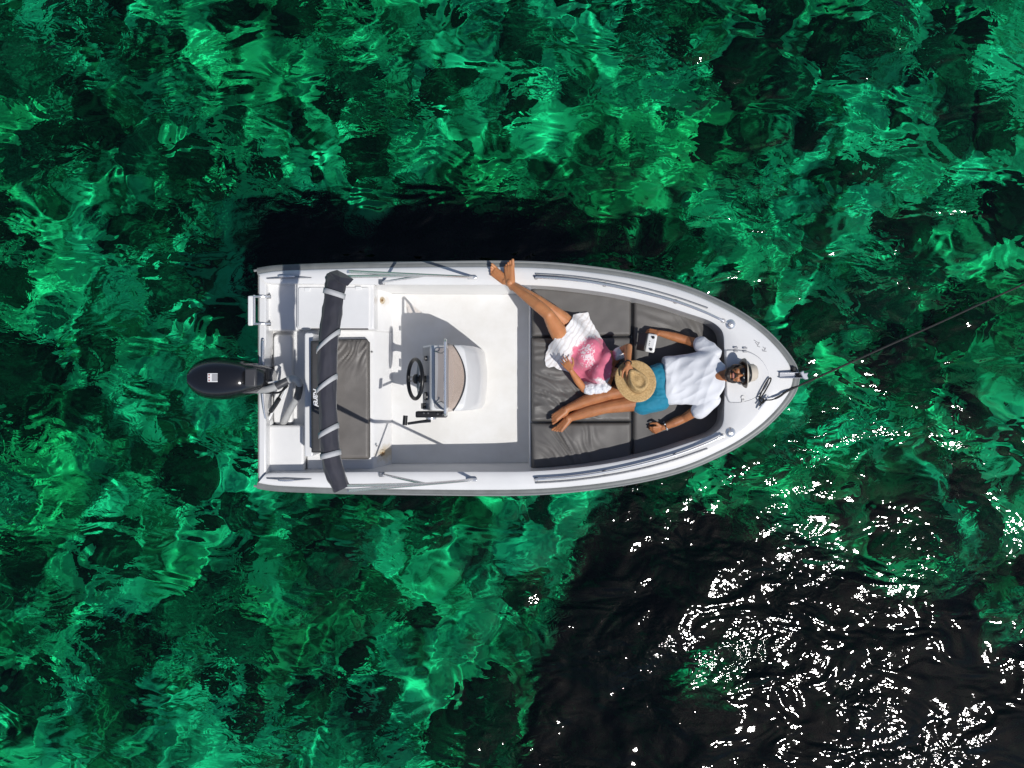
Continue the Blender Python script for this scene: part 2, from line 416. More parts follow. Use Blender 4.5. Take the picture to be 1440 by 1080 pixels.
# hull below the rail
c0 = P(740, CY, 0)
def hullrow(z, fx, fy, bow):
    out = []
    for (ox, oy), _ in loop:
        p = deckP(ox, oy, -.05); u = max(0, (p.x - c0.x) / 2.5)
        out.append(Vector((p.x - bow * u ** 3, c0.y + (p.y - c0.y) * (fy - .25 * u ** 3 * (1 - fy) * 3), z if z < .3 else p.z)))
    return out
hr = [hullrow(.5, 1, .985, .0), hullrow(.26, 1, .955, .06), hullrow(.05, 1, .90, .20), hullrow(-.12, 1, .72, .38), hullrow(-.30, 1, .02, .55)]
mb = MB(); mb.rows(hr)
for k in range(len(hr) - 1): mb.add([hr[k][0], hr[k][-1], hr[k + 1][-1], hr[k + 1][0]], [(0, 1, 2, 3)])
part('hull', mb, M['hull'], boat, angle=60)
# rub rail
mb = MB(); pts = []
for k, ((ox, oy), _) in enumerate(loop):
    p = deckP(ox, oy, -.045); q = p - c0; d = Vector((0, math.copysign(1, q.y), 0)) if abs(ox) < 1000 else Vector((q.x - 1.6, q.y, 0)).normalized()
    pts.append(p + d * .012)
mb.tube(pts, .042, 10, flat=.75)
rub = part('rub_rail', mb, M['rail_rubber'], boat)
mb = MB(); mb.tube([p + Vector((0, 0, .004)) + (p - c0).normalized() * .036 for p in pts], .011, 6)
part('rail_insert', mb, simple('pale_rail_insert', (.25, .26, .255), .4), rub)
# transom cap with a lowered middle for the motor
zt = .56
def slab(name, poly_px, z0, z1, mat, parent=boat, bevel=.012, seg=3, label=None):
    mb = MB(); mb.prism([(PXZ(a, z1), PYZ(b, z1)) for a, b in poly_px], z0, z1)
    return part(name, mb, mat, parent, smooth=True, bevel=bevel, seg=seg, label=label)
def rect(x0, y0, x1, y1, r=0, n=4):
    if r == 0: return [(x0, y0), (x1, y0), (x1, y1), (x0, y1)]
    out = []
    for cx, cy, a0 in ((x1 - r, y0 + r, -90), (x1 - r, y1 - r, 0), (x0 + r, y1 - r, 90), (x0 + r, y0 + r, 180)):
        for k in range(n + 1):
            a = math.radians(a0 + 90 * k / n); out.append((cx + r * math.cos(a), cy + r * math.sin(a)))
    return out
slab('transom_cap', [(363.5, 386), (374, 386), (374, 484), (372, 492), (372, 572), (374, 580), (374, 678), (363.5, 678)], .36, .585, M['gelcoat'], bevel=.015)
# stern mouldings
slab('stern_deck', rect(373, 396, 419, 465, 3), .1, .50, M['gelcoat'], bevel=.02)['label'] = 'white moulded corner deck beside the swim ladder'
slab('stern_deck', rect(370, 598, 427, 664, 4), .1, .47, M['gelcoat'], bevel=.02)['label'] = 'white moulded corner deck beside the hose'
slab('well_floor', rect(371, 455, 440, 606), .05, .33, M['gelcoat'], bevel=.01)
slab('well_step', rect(384, 470, 411, 597, 6), .3, .40, M['gelcoat'], bevel=.02)
locker = slab('locker', rect(417, 399, 526, 463), .1, .545, M['gelcoat'], bevel=.015)
lid = slab('locker_lid', rect(419.5, 404, 519, 461, 3), .54, .562, M['gelcoat'], locker, bevel=.005)
for hx, hy in ((432, 407), (504, 405)):
    slab('hinge', rect(hx - 4, hy - 2.2, hx + 4, hy + 2.2), .55, .571, M['white_plastic'], lid, bevel=.003)
mb = MB(); mb.box(P(478, 462.8, .535) , (.52, .012, .02)); part('lid_gap', mb, M['dark_grey'], locker)
# aft bench with a sloping front; yellow rust stains have run from its two drains
def m_stained():
    m = simple('stained_gelcoat', (.79, .785, .775), .3, var=.10, vscale=2.2, bump=.0006, bscale=5, coat=.2); N = m.node_tree.nodes; L = m.node_tree.links; b = N['Principled BSDF']
    src = b.inputs['Base Color'].links[0].from_socket; tc = [n for n in N if n.type == 'TEX_COORD'][0]; nz = N.new('ShaderNodeTexNoise'); nz.inputs['Scale'].default_value = 22; L.new(tc.outputs['Object'], nz.inputs['Vector'])
    for px, py, r, amt in ((540, 423, .055, .35), (542, 637, .105, .8)):
        mp = N.new('ShaderNodeMapping'); mp.vector_type = 'TEXTURE'; mp.inputs['Location'].default_value = P(px, py, .27) - ORG['motorboat']; mp.inputs['Scale'].default_value = (r, r * 1.1, 9); L.new(tc.outputs['Object'], mp.inputs[0])
        ln = N.new('ShaderNodeVectorMath'); ln.operation = 'LENGTH'; L.new(mp.outputs[0], ln.inputs[0])
        ad = N.new('ShaderNodeMath'); ad.operation = 'ADD'; L.new(ln.outputs['Value'], ad.inputs[0]); L.new(nz.outputs[0], ad.inputs[1])
        rp_ = N.new('ShaderNodeMapRange'); rp_.inputs['From Min'].default_value = .6; rp_.inputs['From Max'].default_value = 1.4; rp_.inputs['To Min'].default_value = amt; rp_.inputs['To Max'].default_value = 0; L.new(ad.outputs[0], rp_.inputs['Value'])
        mx = N.new('ShaderNodeMixRGB'); L.new(rp_.outputs[0], mx.inputs[0]); L.new(src, mx.inputs[1]); mx.inputs[2].default_value = (.46, .36, .20, 1); src = mx.outputs[0]
    L.new(src, b.inputs['Base Color']); return m
M['stained'] = m_stained()
# moulding
mb = MB(); prof = [(432, .1), (432, .40), (523, .40), (527, .385), (551, FLOOR + .01), (551, .1)]
ya, yb = 464, 661
vs = []
for yy in (ya, yb):
    for px, z in prof: vs.append((PXZ(px, z), PYZ(yy, .42), z))
k_ = len(prof); mb.add(vs, [tuple(range(k_)), tuple(range(k_, 2 * k_))] + [(i, (i + 1) % k_, k_ + (i + 1) % k_, k_ + i) for i in range(k_)])
bench = part('bench_base', mb, M['stained'], boat, bevel=.015, seg=3)
mb = MB(); prof = [(523, .1), (523, .40), (527, .385), (551, FLOOR + .01), (551, .1)]
vs = []
for yy in (398, 464.5):
    for px, z in prof: vs.append((PXZ(px, z), PYZ(yy, .42), z))
k_ = len(prof); mb.add(vs, [tuple(range(k_)), tuple(range(k_, 2 * k_))] + [(i, (i + 1) % k_, k_ + (i + 1) % k_, k_ + i) for i in range(k_)])
part('bench_front', mb, M['stained'], bench, bevel=.012, seg=3)
for bx_, by_ in ((523, 451), (523, 495), (530, 627)):
    mb = MB(); mb.ball(P(bx_, by_, .405), .011, 8, 5); part('bolt', mb, M['dull_steel'], bench)
slab('backrest_board', rect(428, 468, 440, 642, 3), .35, .70, M['gelcoat'], bench, bevel=.012)

# ---- cushions (quilted pads from two edge curves)
def pad(name, A, B, z0, z1, mat, parent, r=.035, nu=90, nv=60, wr=.006, seed=0, wdir=(1, 1), inset=.0, label=None, crease=None):
    """A, B: lists of px points along the far and the near edge"""
    def res(c, m):
        c = [np.array(q, float) for q in c]; d = [0]
        for i in range(1, len(c)): d.append(d[-1] + np.linalg.norm(c[i] - c[i - 1]))
        return [np.array([np.interp(t, d, [q[0] for q in c]), np.interp(t, d, [q[1] for q in c])]) for t in np.linspace(0, d[-1], m)]
    def dens(m):
        t = np.linspace(0, 1, m); return .5 - .5 * np.cos(math.pi * t) * .25 - .5 * (1 - 2 * t) * .75 + 0
    ca, cb = res(A, 201), res(B, 201)
    us = dens(nu); vs_ = dens(nv)
    width = np.linalg.norm(ca[100] - cb[100]) / 155.; length = sum(np.linalg.norm(ca[i + 1] - ca[i]) for i in range(200)) / 155.
    rows_ = []
    for v in vs_:
        row = []
        for u in us:
            k = u * 200; i = min(int(k), 199); f = k - i
            a = ca[i] * (1 - f) + ca[i + 1] * f; b = cb[i] * (1 - f) + cb[i + 1] * f
            q = a * (1 - v) + b * v
            du = min(u, 1 - u) * length; dv = min(v, 1 - v) * width
            def e(d): return 1 - max(0, 1 - d / r) ** 2.2
            h = (e(du) * e(dv)) ** .5
            x, y = PXZ(q[0], z1), PYZ(q[1], z1)
            p = Vector((x * 5 * wdir[0] + seed * 3.7, y * 5 * wdir[1], seed))
            w = noise.noise(p * .6) * 1.3 + .4 * noise.noise(p * 1.9)
            z = z1 - r * (1 - h) + wr * w * h
            if crease:
                for (cx, cy_, rx, ry, amp, ang, fr) in crease:
                    ca_, sa_ = math.cos(ang), math.sin(ang); dx_, dy_ = q[0] - cx, q[1] - cy_
                    lx, ly = dx_ * ca_ + dy_ * sa_, -dx_ * sa_ + dy_ * ca_
                    fall = math.exp(-(dx_ / rx) ** 2 - (dy_ / ry) ** 2)
                    g = noise.noise(Vector((lx * fr * .16, ly * fr + 1.5 * noise.noise(Vector((lx * .02, ly * .03, seed))), seed * 1.7 + cx)))
                    z += 1.7 * amp * fall * (1 - 2.6 * abs(g)) * h
            row.append(Vector((x, y, z)))
        rows_.append(row)
    mb = MB(); mb.rows(rows_)
    edge = rows_[0] + [r_[-1] for r_ in rows_[1:]] + rows_[-1][-2::-1] + [r_[0] for r_ in rows_[-2:0:-1]]
    low = [Vector((p.x, p.y, z0)) for p in edge]
    mb.rows([edge + [edge[0]], low + [low[0]]])
    o = part(name, mb, mat, parent, angle=70, label=label)
    pm = MB(); pm.tube([p + Vector((0, 0, .002)) for p in edge], .0045, 5, closed=True)
    part('piping', pm, M['piping'], o)
    return o
# seat and backrest cushions
seat = pad('seat_cushion', [(452, 478), (514, 477), (518, 481)], [(452, 646), (517, 645.5), (518.5, 644)], .39, .485, M['cushion_seat'], bench, wr=.006, seed=3, crease=[(500, 490, 30, 26, .012, -.9, .16)])
back = pad('backrest_cushion', [(437, 480), (452, 479)], [(438, 636), (452, 636)], .42, .80, M['cushion_dark'], bench, r=.02, nu=14, nv=60, wr=.004, seed=5)
# lettering on the backrest edge
fc = bpy.data.curves.new('lettering', 'FONT'); fc.body = 'Karel'; fc.size = .080; fc.shear = .35; fc.extrude = .0008; fc.align_x = 'CENTER'; fc.align_y = 'CENTER'; fc.space_character = .86; fc.offset = .0012
fo = bpy.data.objects.new('lettering_tmp', fc); col.objects.link(fo)
dg = bpy.context.evaluated_depsgraph_get(); tm = bpy.data.meshes.new_from_object(fo.evaluated_get(dg)); bpy.data.objects.remove(fo)
o = bpy.data.objects.new('lettering', tm); tm.materials.append(M['print_white']); col.objects.link(o); o.parent = back
o.location = P(444.5, 558, .812) - ORG['motorboat']; o.rotation_euler = (0, 0, -math.pi / 2)
# bow well: raised berth, pads
mb = MB()
bow_in = [(b[0], b[1]) for a, b in loop if b[0] >= 745]
poly = [(PXZ(x, .62), PYZ(y, .62)) for x, y in bow_in]
cxb = np.mean([p[0] for p in poly]); poly = [(cxb + (p[0] - cxb) * 1.0, c0.y + (p[1] - c0.y) * 1.0) for p in poly]
mb.prism(poly, .1, .375); berth = part('bow_berth', mb, M['gelcoat'], boat, bevel=.012)
ZB = .455
def top_edge(x): return np.interp(x, [745, 800, 860, 920, 965, 985, 1000], [403, 406.5, 414.5, 427.5, 441.5, 448.5, 454])
T1 = [(748, top_edge(748))] + [(x, top_edge(x)) for x in (780, 820, 860, 888)]
pad('berth_cushion', T1, [(748, 472.5), (888, 472)], .37, ZB, M['cushion'], berth, seed=11, wr=.007, label='taut grey pad under the railing beside the woman\'s knees')
pad('berth_cushion', [(747.5, 474.5), (888, 474)], [(747.5, 592.5), (888, 592)], .37, ZB, M['cushion'], berth, seed=12, wr=.006, crease=[(765, 545, 34, 70, .014, .12, .12), (800, 572, 45, 28, .012, .75, .13), (830, 515, 50, 25, .008, .3, .1)], label='creased grey pad under the man\'s feet')
pad('berth_cushion', [(747, 595), (888, 594)], [(x, 2 * CY - top_edge(x)) for x in (748, 780, 820, 860, 888)], .37, ZB, M['cushion'], berth, seed=13, wr=.008, crease=[(790, 625, 45, 40, .011, 1.2, .09)])
pad('berth_cushion', [(x, top_edge(x)) for x in (891, 920, 950, 975, 990, 1000)] + [(1008, 463), (1010, 472)], [(x, 2 * CY - top_edge(x)) for x in (891, 920, 950, 975, 990, 1000)] + [(1008, 601), (1010, 592)], .37, ZB, M['cushion'], berth, seed=14, wr=.008, nu=70, nv=90, crease=[(960, 445, 60, 16, .012, .3, .08), (985, 455, 30, 30, .008, .9, .1)])

# ---- foredeck fittings
hp = catmull([(1021, 493), (1038, 493), (1054, 496), (1068, 505), (1077, 518), (1080, 530), (1077, 543), (1068, 553), (1056, 561), (1040, 565), (1026, 565)], 4)
hp = [(float(q[0]), float(q[1])) for q in hp] + [(1024, 562), (1022, 556)]
def dz(off): return lambda x, y: sheer(720 + x * FPX / (ZC - .73)) + off
mb = MB(); mb.prism([(PXZ(a, .74), PYZ(b, .74)) for a, b in hp], dz(-.03), dz(.014))
hatch = part('anchor_hatch', mb, M['gelcoat'], boat, bevel=.005, seg=2)
mb = MB(); mb.tube([P(a, b, sheer(a) + .006) + (P(a, b, .74) - P(1045, 530, .74)).normalized() * .005 for a, b in hp], .0035, 5, closed=True)
part('hatch_seal', mb, M['grey_mark'], hatch)
for hx, hy in ((1035, 491.5), (1048, 492)):
    for d in (-2.4, 2.4):
        mb = MB(); mb.box(P(hx, hy + d, sheer(hx) + .018), (.036, .018, .008)); part('hinge', mb, M['grey_mark'], hatch, bevel=.003)
mb = MB(); mb.lathe([(.001, .006), (.018, .006), (.018, 0), (.001, 0)], P(1045, 559, sheer(1045) + .016)); mb.box(P(1045, 563, sheer(1045) + .018), (.022, .03, .008)); part('hatch_latch', mb, M['dull_steel'], hatch)
for vy in (456, 2 * CY - 456):
    mb = MB(); mb.lathe([(.001, .022), (.02, .020), (.036, .012), (.045, .002), (.045, -.02)], P(1027.5, vy, sheer(1027) + .004), n=28)
    v_ = part('deck_vent', mb, M['steel'], boat)
    mb = MB(); mb.lathe([(.001, .0265), (.014, .026), (.018, .020), (.001, .019)], P(1025.5, vy + 1.0, sheer(1027) + .003), n=18); part('vent_cap', mb, M['dull_steel'], v_)
# small deck marks on the port bow
mk_ = MB()
def flat_bar(mb, x0, y0, x1, y1, w, off=.0075):
    a = deckP(x0, y0, off); b = deckP(x1, y1, off); d = (b - a).normalized(); nrm = Vector((-d.y, d.x, 0)) * w
    mb.add([a - nrm, b - nrm, b + nrm, a + nrm], [(0, 1, 2, 3)])
for qs in (((1060, 478, 1068, 483), (1062, 481, 1066, 486), (1068, 481, 1065, 487), (1065, 487, 1069, 488)), ((1073, 488, 1077, 491), (1077, 489, 1074, 494), (1074, 494, 1078, 494), (1072, 491, 1073, 494))):
    mk_ = MB()
    for q in qs: flat_bar(mk_, *q, .0035)
    part('deck_decal', mk_, M['grey_mark'], boat, smooth=False)
# bow roller with galvanised tip
br = MB(); z_ = sheer(1105) + .012
for yy in (523.5, 531):
    br.add([P(1097, yy, z_), P(1128, yy, z_ + .0), P(1128, yy, z_ + .05), P(1097, yy, z_ + .02)] + [P(1097, yy + 1, z_), P(1128, yy + 1, z_), P(1128, yy + 1, z_ + .05), P(1097, yy + 1, z_ + .02)],
           [(0, 1, 2, 3), (4, 7, 6, 5), (0, 4, 5, 1), (3, 2, 6, 7), (1, 5, 6, 2), (0, 3, 7, 4)])
br.box((P(1110, 527.5, z_)), (.17, .05, .008))
roller = part('bow_roller', br, M['steel'], boat)
mb = MB(); ax_ = Matrix.Rotation(math.pi / 2, 3, 'X'); mb.lathe([(.001, -.022), (.024, -.022), (.016, 0), (.024, .022), (.001, .022)], P(1124, 527.5, z_ + .028), ax_, 16); part('roller_wheel', mb, M['black'], roller)
mb = MB(); mb.prism([(PXZ(a, z_), PYZ(b, z_)) for a, b in ((1122, 524), (1127, 521), (1128, 525), (1134, 524), (1132, 528), (1134, 533), (1129, 534), (1126, 532))], z_ + .03, z_ + .055); part('roller_plate', mb, M['steel'], roller, bevel=.006)
mb = MB(); mb.box(P(1115, 519.5, z_ - .03), (.035, .05, .08)); part('bow_bracket', mb, M['black'], boat, bevel=.008)
# cleats
def cleat(px, py, ang, s=1.0, parent=boat):
    z = sheer(px) + .004; c = P(px, py, z); R_ = Matrix.Rotation(ang, 3, 'Z'); mb = MB()
    for t in (-.028, .028): mb.tube([c + R_ @ Vector((t * s, 0, -.01)), c + R_ @ Vector((t * .8 * s, 0, .03))], .009, 8)
    mb.tube([c + R_ @ Vector((x * s, 0, h)) for x, h in ((-.075, .026), (-.05, .033), (0, .035), (.05, .033), (.075, .026))], [.005, .009, .011, .009, .005], 8)
    return part('cleat', mb, M['steel'], parent)
cleat(1072, 566, math.radians(55)); cleat(404, 389, 0, 1.0); cleat(404, 2 * CY - 389, 0, 1.0)
# grab rails along the bow
def rail(A, r=.011, h=.045):
    pts = [deckP(A[0][0], A[0][1], 0)] + [deckP(x, y, h) for x, y in A] + [deckP(A[-1][0], A[-1][1], 0)]
    pts = [pts[0]] + curve3(pts[1:-1], 5) + [pts[-1]]
    mb = MB(); mb.tube(pts, r, 10)
    o = part('grab_rail', mb, M['steel'], boat)
    for x, y in A[::2]:
        mb = MB(); mb.lathe([(.001, .004), (.020, .004), (.022, 0), (.001, -.004)], deckP(x, y, .006), n=14); mb.tube([deckP(x, y, .0), deckP(x, y, h)], .009, 8); part('rail_foot', mb, M['dull_steel'], o)
RB = [(754, 390), (800, 393), (850, 400), (900, 410.5), (950, 424), (990, 438.5), (1017, 451)]
rail(RB); rail([(x, 2 * CY - y) for x, y in RB])
# second, lower strake rail nearer the edge
for sgn in (1, -1):
    mb = MB(); q = [(753, 385), (800, 388), (850, 394.5), (900, 404), (950, 417.5), (995, 433)]
    mb.tube(curve3([deckP(x, y if sgn > 0 else 2 * CY - y, .012) for x, y in q], 5), .008, 8); part('gunwale_strip', mb, M['dull_steel'], boat)
# drains on the cockpit floor
for dx_, dy_ in ((537, 422.5), (537, 637)):
    mb = MB(); mb.lathe([(.001, .006), (.010, .006), (.012, .012), (.030, .010), (.034, 0), (.001, 0)], P(dx_, dy_, .292), Matrix.Rotation(math.radians(40), 3, 'Y'), 20)
    d_ = part('drain', mb, M['rust'], bench); mb = MB(); mb.lathe([(.001, .012), (.009, .012), (.009, .008), (.001, .008)], P(dx_, dy_, .294), Matrix.Rotation(math.radians(40), 3, 'Y'), 12); part('drain_plug', mb, simple('brown_plug', (.22, .12, .04), .5), d_)

# ---- steering console
prof = [(606, .14), (606, .60), (595, .74), (609, .93), (612, .945), (634, .95), (653, .93), (668, .74), (674, .45), (678, .14)]
bul = [0, 0, 0, 0, 0, 0, 5, 6, 4, 4]
mb = MB(); rows_ = []
NV = 17
for i in range(NV):
    v = -1 + 2 * i / (NV - 1); yy = 531.5 + 45.5 * v
    rnd = max(0, (abs(v) - .86) / .14) ** 2
    rows_.append([Vector((PXZ(px + b_ * (1 - v * v) * 1.2 - (3.0 * rnd if px > 640 else 0), .7), PYZ(yy, .8), z - (.018 * rnd if z > .9 else 0))) for (px, z), b_ in zip(prof, bul)])
mb.rows(rows_, closed_u=True, cap0=True, cap1=True)
con = part('steering_console', mb, M['gelcoat'], boat, angle=28, bevel=.008)
def con_pt(px, py, z): return Vector((PXZ(px, .7), PYZ(py, .8), z))
# dash panel on the sloping face
a_, b_ = con_pt(595, 0, .74), con_pt(609, 0, .93); dn = Vector((-(b_.z - a_.z), 0, (b_.x - a_.x))).normalized()
def dash(t, py, off=.003): q = a_.lerp(b_, t) + dn * off; return Vector((q.x, PYZ(py, .8), q.z))
mb = MB(); mb.rows([[dash(.06, 489), dash(.06, 575)], [dash(.94, 489), dash(.94, 575)]]); part('dash_panel', mb, M['panel_grey'], con)
dax = Matrix((Vector((0, 1, 0)), dn.cross(Vector((0, 1, 0))), dn)).transposed()
for gy, gr in ((557, .034), (504, .020)):
    mb = MB(); mb.lathe([(.001, .012), (gr * .85, .012), (gr, .016), (gr * 1.08, .010), (gr * 1.08, 0), (.001, 0)], dash(.55, gy), dax, 24); g_ = part('gauge', mb, M['black'], con)
    mb = MB(); mb.lathe([(.001, .0135), (gr * .8, .0135), (gr * .8, .012), (.001, .012)], dash(.55, gy), dax, 24); part('gauge_glass', mb, simple('gauge_glass', (.06, .06, .065), .08), g_)
mb = MB(); mb.box(dash(.3, 571, .012), (.05, .06, .03), dax); part('switch_panel', mb, M['black'], con, bevel=.004)
# instrument hood on top
slab('instrument_tray', rect(611, 489, 631, 575, 4), .945, .957, M['panel_grey'], con, bevel=.003)
# smoked windscreen
def wsrow(px0, bulge, z, n=22): return [Vector((PXZ(px0 + bulge * (1 - (-1 + 2 * k / n) ** 2), .95), PYZ(531.5 + 46.5 * (-1 + 2 * k / n), .95), z)) for k in range(n + 1)]
mb = MB(); mb.rows([wsrow(637, 17, .935), wsrow(636, 14, 1.0), wsrow(634.5, 8, 1.1), wsrow(633, 2, 1.2)])
ws = part('windscreen', mb, M['smoked'], con, solid=.005)
mb = MB(); mb.tube([wsrow(637, 17.5, .944)[k] for k in range(23)], .005, 6); part('windscreen_gasket', mb, M['dark_grey'], ws)
mb = MB(); q0 = [con_pt(630, 487, .95), con_pt(632, 482, 1.05), con_pt(633, 481.5, 1.19), con_pt(633, 484, 1.215)]; q1 = [con_pt(633, 579, 1.215), con_pt(633, 581.5, 1.19), con_pt(632, 581, 1.05), con_pt(630, 576, .95)]
mb.tube(q0 + q1, .011, 10); part('windscreen_rail', mb, M['steel'], con)
for yy in (492, 570):
    mb = MB(); mb.tube(curve3([con_pt(632, yy, 1.12), con_pt(626, yy + (6 if yy < 530 else -6), 1.02), con_pt(615, yy + (3 if yy < 530 else -3), .96)], 5), .004, 6); part('stay_rod', mb, M['dull_steel'], con)
# wheel
wc = con_pt(587, 533, .86); wax_n = Vector((-.88, 0, .47)).normalized(); wy = Vector((0, 1, 0)); wu = wax_n.cross(wy).normalized()
WR = .172
wh = MB(); wh.tube([wc + (wy * math.cos(t) + wu * math.sin(t)) * WR for t in [2 * math.pi * k / 40 for k in range(40)]], .017, 12, closed=True)
wheel = part('steering_wheel', wh, M['black'], con)
for a in (90, 215, 325):
    t = math.radians(a); d = wy * math.cos(t) + wu * math.sin(t); e = wax_n.cross(d); mb = MB()
    for sg in (-1, 1): mb.tube([wc - wax_n * .015 + d * .03 + e * .014 * sg, wc + d * WR + e * .020 * sg], .006, 6)
    part('spoke', mb, M['dull_steel'], wheel)
wa = Matrix((wy, wu, wax_n)).transposed(); wa = Matrix((wy, wax_n.cross(wy), wax_n)).transposed()
mb = MB(); mb.lathe([(.001, .02), (.025, .018), (.042, .004), (.045, -.02), (.03, -.05), (.03, -.11), (.05, -.13), (.001, -.13)], wc, wa, 22); part('wheel_hub', mb, M['black'], wheel)
# throttle
mb = MB(); mb.box(con_pt(610, 582, .885), (.27, .055, .10)); th = part('throttle_box', mb, M['black'], con, bevel=.012, seg=3)
for kx in (600, 606, 619, 626):
    mb = MB(); mb.lathe([(.001, .016), (.008, .014), (.010, 0), (.001, 0)], con_pt(kx, 580 + (kx % 3), .935), n=12); part('switch_knob', mb, M['dark_grey'], th)
mb = MB(); mb.lathe([(.001, .012), (.045, .010), (.05, -.01), (.001, -.01)], con_pt(609, 587.5, .87), Matrix.Rotation(math.pi / 2, 3, 'X'), 20); part('throttle_boss', mb, M['steel'], th)
mb = MB(); mb.tube([con_pt(608, 591, .87), con_pt(596, 592, .93), con_pt(580, 594, 1.0)], [.016, .013, .012], 10, flat=.7); mb.tube([con_pt(577, 583, 1.01), con_pt(576, 596, 1.01)], .02, 12); part('throttle_lever', mb, M['black'], th)

# ---- swim ladder on the transom
mb = MB()
for yy in (417, 455.5):
    mb.tube(curve3([P(380, yy, .56), P(370, yy, .60), P(358, yy, .60), P(353, yy, .52), P(353, yy, .2)], 4), .011, 10)
mb.tube([P(357.5, 415, .60), P(357.5, 457, .60)], .011, 10)
lad = part('swim_ladder', mb, M['steel'], boat)
for z in (.60, .40):
    mb = MB(); mb.box(P(352.5, 437, z), (.045, .27, .03)); part('ladder_step', mb, M['white_plastic'], lad, bevel=.01)
for yy in (417, 455.5):
    mb = MB(); mb.box(P(377, yy, .55), (.05, .035, .02)); part('ladder_bracket', mb, M['black'], lad, bevel=.004)
# stainless bar across the motor well
mb = MB(); mb.tube(curve3([P(371, 479, .55), P(370, 481, .64), P(370, 505, .66), P(371, 527, .64), P(372, 529, .55)], 5), .012, 10); part('stern_rail', mb, M['steel'], boat)

# ---- folded bimini top
ZBI = 2.10
def bi(px, py, z=ZBI): return P(px, py, z)
bm_path = [(475, 387, 2.0, .058), (474, 391, 2.03, .082), (472, 402, 2.07, .074), (469, 420, 2.10, .066), (465, 450, 2.11, .070), (462, 480, 2.12, .067), (460, 520, 2.12, .065), (460, 560, 2.12, .062), (462, 600, 2.11, .063), (464, 630, 2.09, .063), (468, 655, 2.06, .066), (475, 675, 2.03, .066), (481, 688, 2.0, .058)]
sm = catmull([np.array(q) for q in bm_path], 6); mb = MB(); rows_ = []
for i, q in enumerate(sm):
    c = P(q[0], q[1], q[2]); nx = sm[min(i + 1, len(sm) - 1)] - sm[max(i - 1, 0)]
    t = Vector((nx[0], -nx[1], 0)).normalized(); s_ = Vector((-t.y, t.x, 0)); row = []
    for k in range(36):
        a = 2 * math.pi * k / 36
        r = q[3] * (1 + .12 * noise.noise(Vector((math.cos(a) * 1.2, math.sin(a) * 1.2, i * .20))) + .10 * noise.noise(Vector((math.cos(a) * 2.6 + i * .1, math.sin(a) * 2.6, i * .33))) + .16 * (.28 - abs(noise.noise(Vector((math.cos(a + i * .05) * 2.4, math.sin(a + i * .05) * 2.4, i * .09 + 4))))))
        row.append(c + s_ * math.cos(a) * r + Vector((0, 0, 1)) * math.sin(a) * r * .9)
    rows_.append(row)
mb.rows(rows_, closed_u=True, cap0=True, cap1=True)
boot = part('folded_bimini', mb, M['navy'], boat, angle=70, label='navy canvas sunshade rolled up across the stern')
# open flap at the port end
mb = MB(); fl = [(463, 383, 2.08), (474, 380, 2.04), (486, 386, 2.03), (497, 393, 2.05), (489, 402, 2.09), (476, 397, 2.13)]
mb.add([P(*q) for q in fl] + [P(478, 390, 2.11)], [(k, (k + 1) % 6, 6) for k in range(6)]); part('end_flap', mb, M['navy'], boot, solid=.006, smooth=False)
def strap(i, tilt, w=.019):
    q = sm[i]; c = P(q[0], q[1], q[2]); nx = sm[i + 1] - sm[i - 1]; t = Vector((nx[0], -nx[1], 0)).normalized(); s_ = Vector((-t.y, t.x, 0)); rows_ = []
    for d in (-w, w):
        rows_.append([c + s_ * math.cos(a) * (q[3] * 1.10 + .004) + Vector((0, 0, 1)) * math.sin(a) * (q[3] * 1.02 + .004) + t * (d + tilt * math.cos(a)) for a in [2 * math.pi * k / 28 for k in range(28)]])
    mb = MB(); mb.rows(rows_, closed_u=True); part('strap', mb, M['strap'], boot, solid=.003, angle=80)
strap(16, .01); strap(30, -.075); strap(39, -.055); strap(49, -.035); strap(56, -.008)
# bimini arms
def arm(name, pts, r=.0125):
    mb = MB(); mb.tube(pts, r, 10); return part(name, mb, M['steel'], boot)
for sg in (1, -1):
    fy = lambda y: y if sg > 0 else 2 * CY + 8 - y
    H = P(664, 675 if sg > 0 else 2 * CY - 674, sheer(660) + .045); E = P(489, fy(690), 2.0)
    arm('bimini_arm', [H.lerp(E, t) for t in (0, .25, .5, .75, 1)])
    J = H.lerp(E, .42); E2 = P(486, fy(683), 2.02)
    arm('bimini_arm', [J.lerp(E2, t) for t in (0, .5, 1)])
    F = P(537, 667 if sg > 0 else 2 * CY - 667, sheer(537) + .01)
    arm('bimini_strut', [F.lerp(J, t) for t in (0, .5, 1)], .011)
    mb = MB(); mb.box(H + Vector((0, 0, -.025)), (.09, .03, .05)); part('bimini_hinge', mb, M['steel'], boot, bevel=.008)
    mb = MB(); mb.box(F, (.05, .045, .03)); part('bimini_foot', mb, M['dull_steel'], boot, bevel=.006)
# gunwale hand line strips, both sides aft
for sg in (1, -1):
    fy = lambda y: y if sg > 0 else 2 * CY - y
    mb = MB(); mb.tube([deckP(375, fy(391.5), .012), deckP(410, fy(389.5), .02), deckP(438, fy(390.5), .01)], [.006, .012, .004], 8); part('stern_grip', mb, M['dull_steel'], boat)

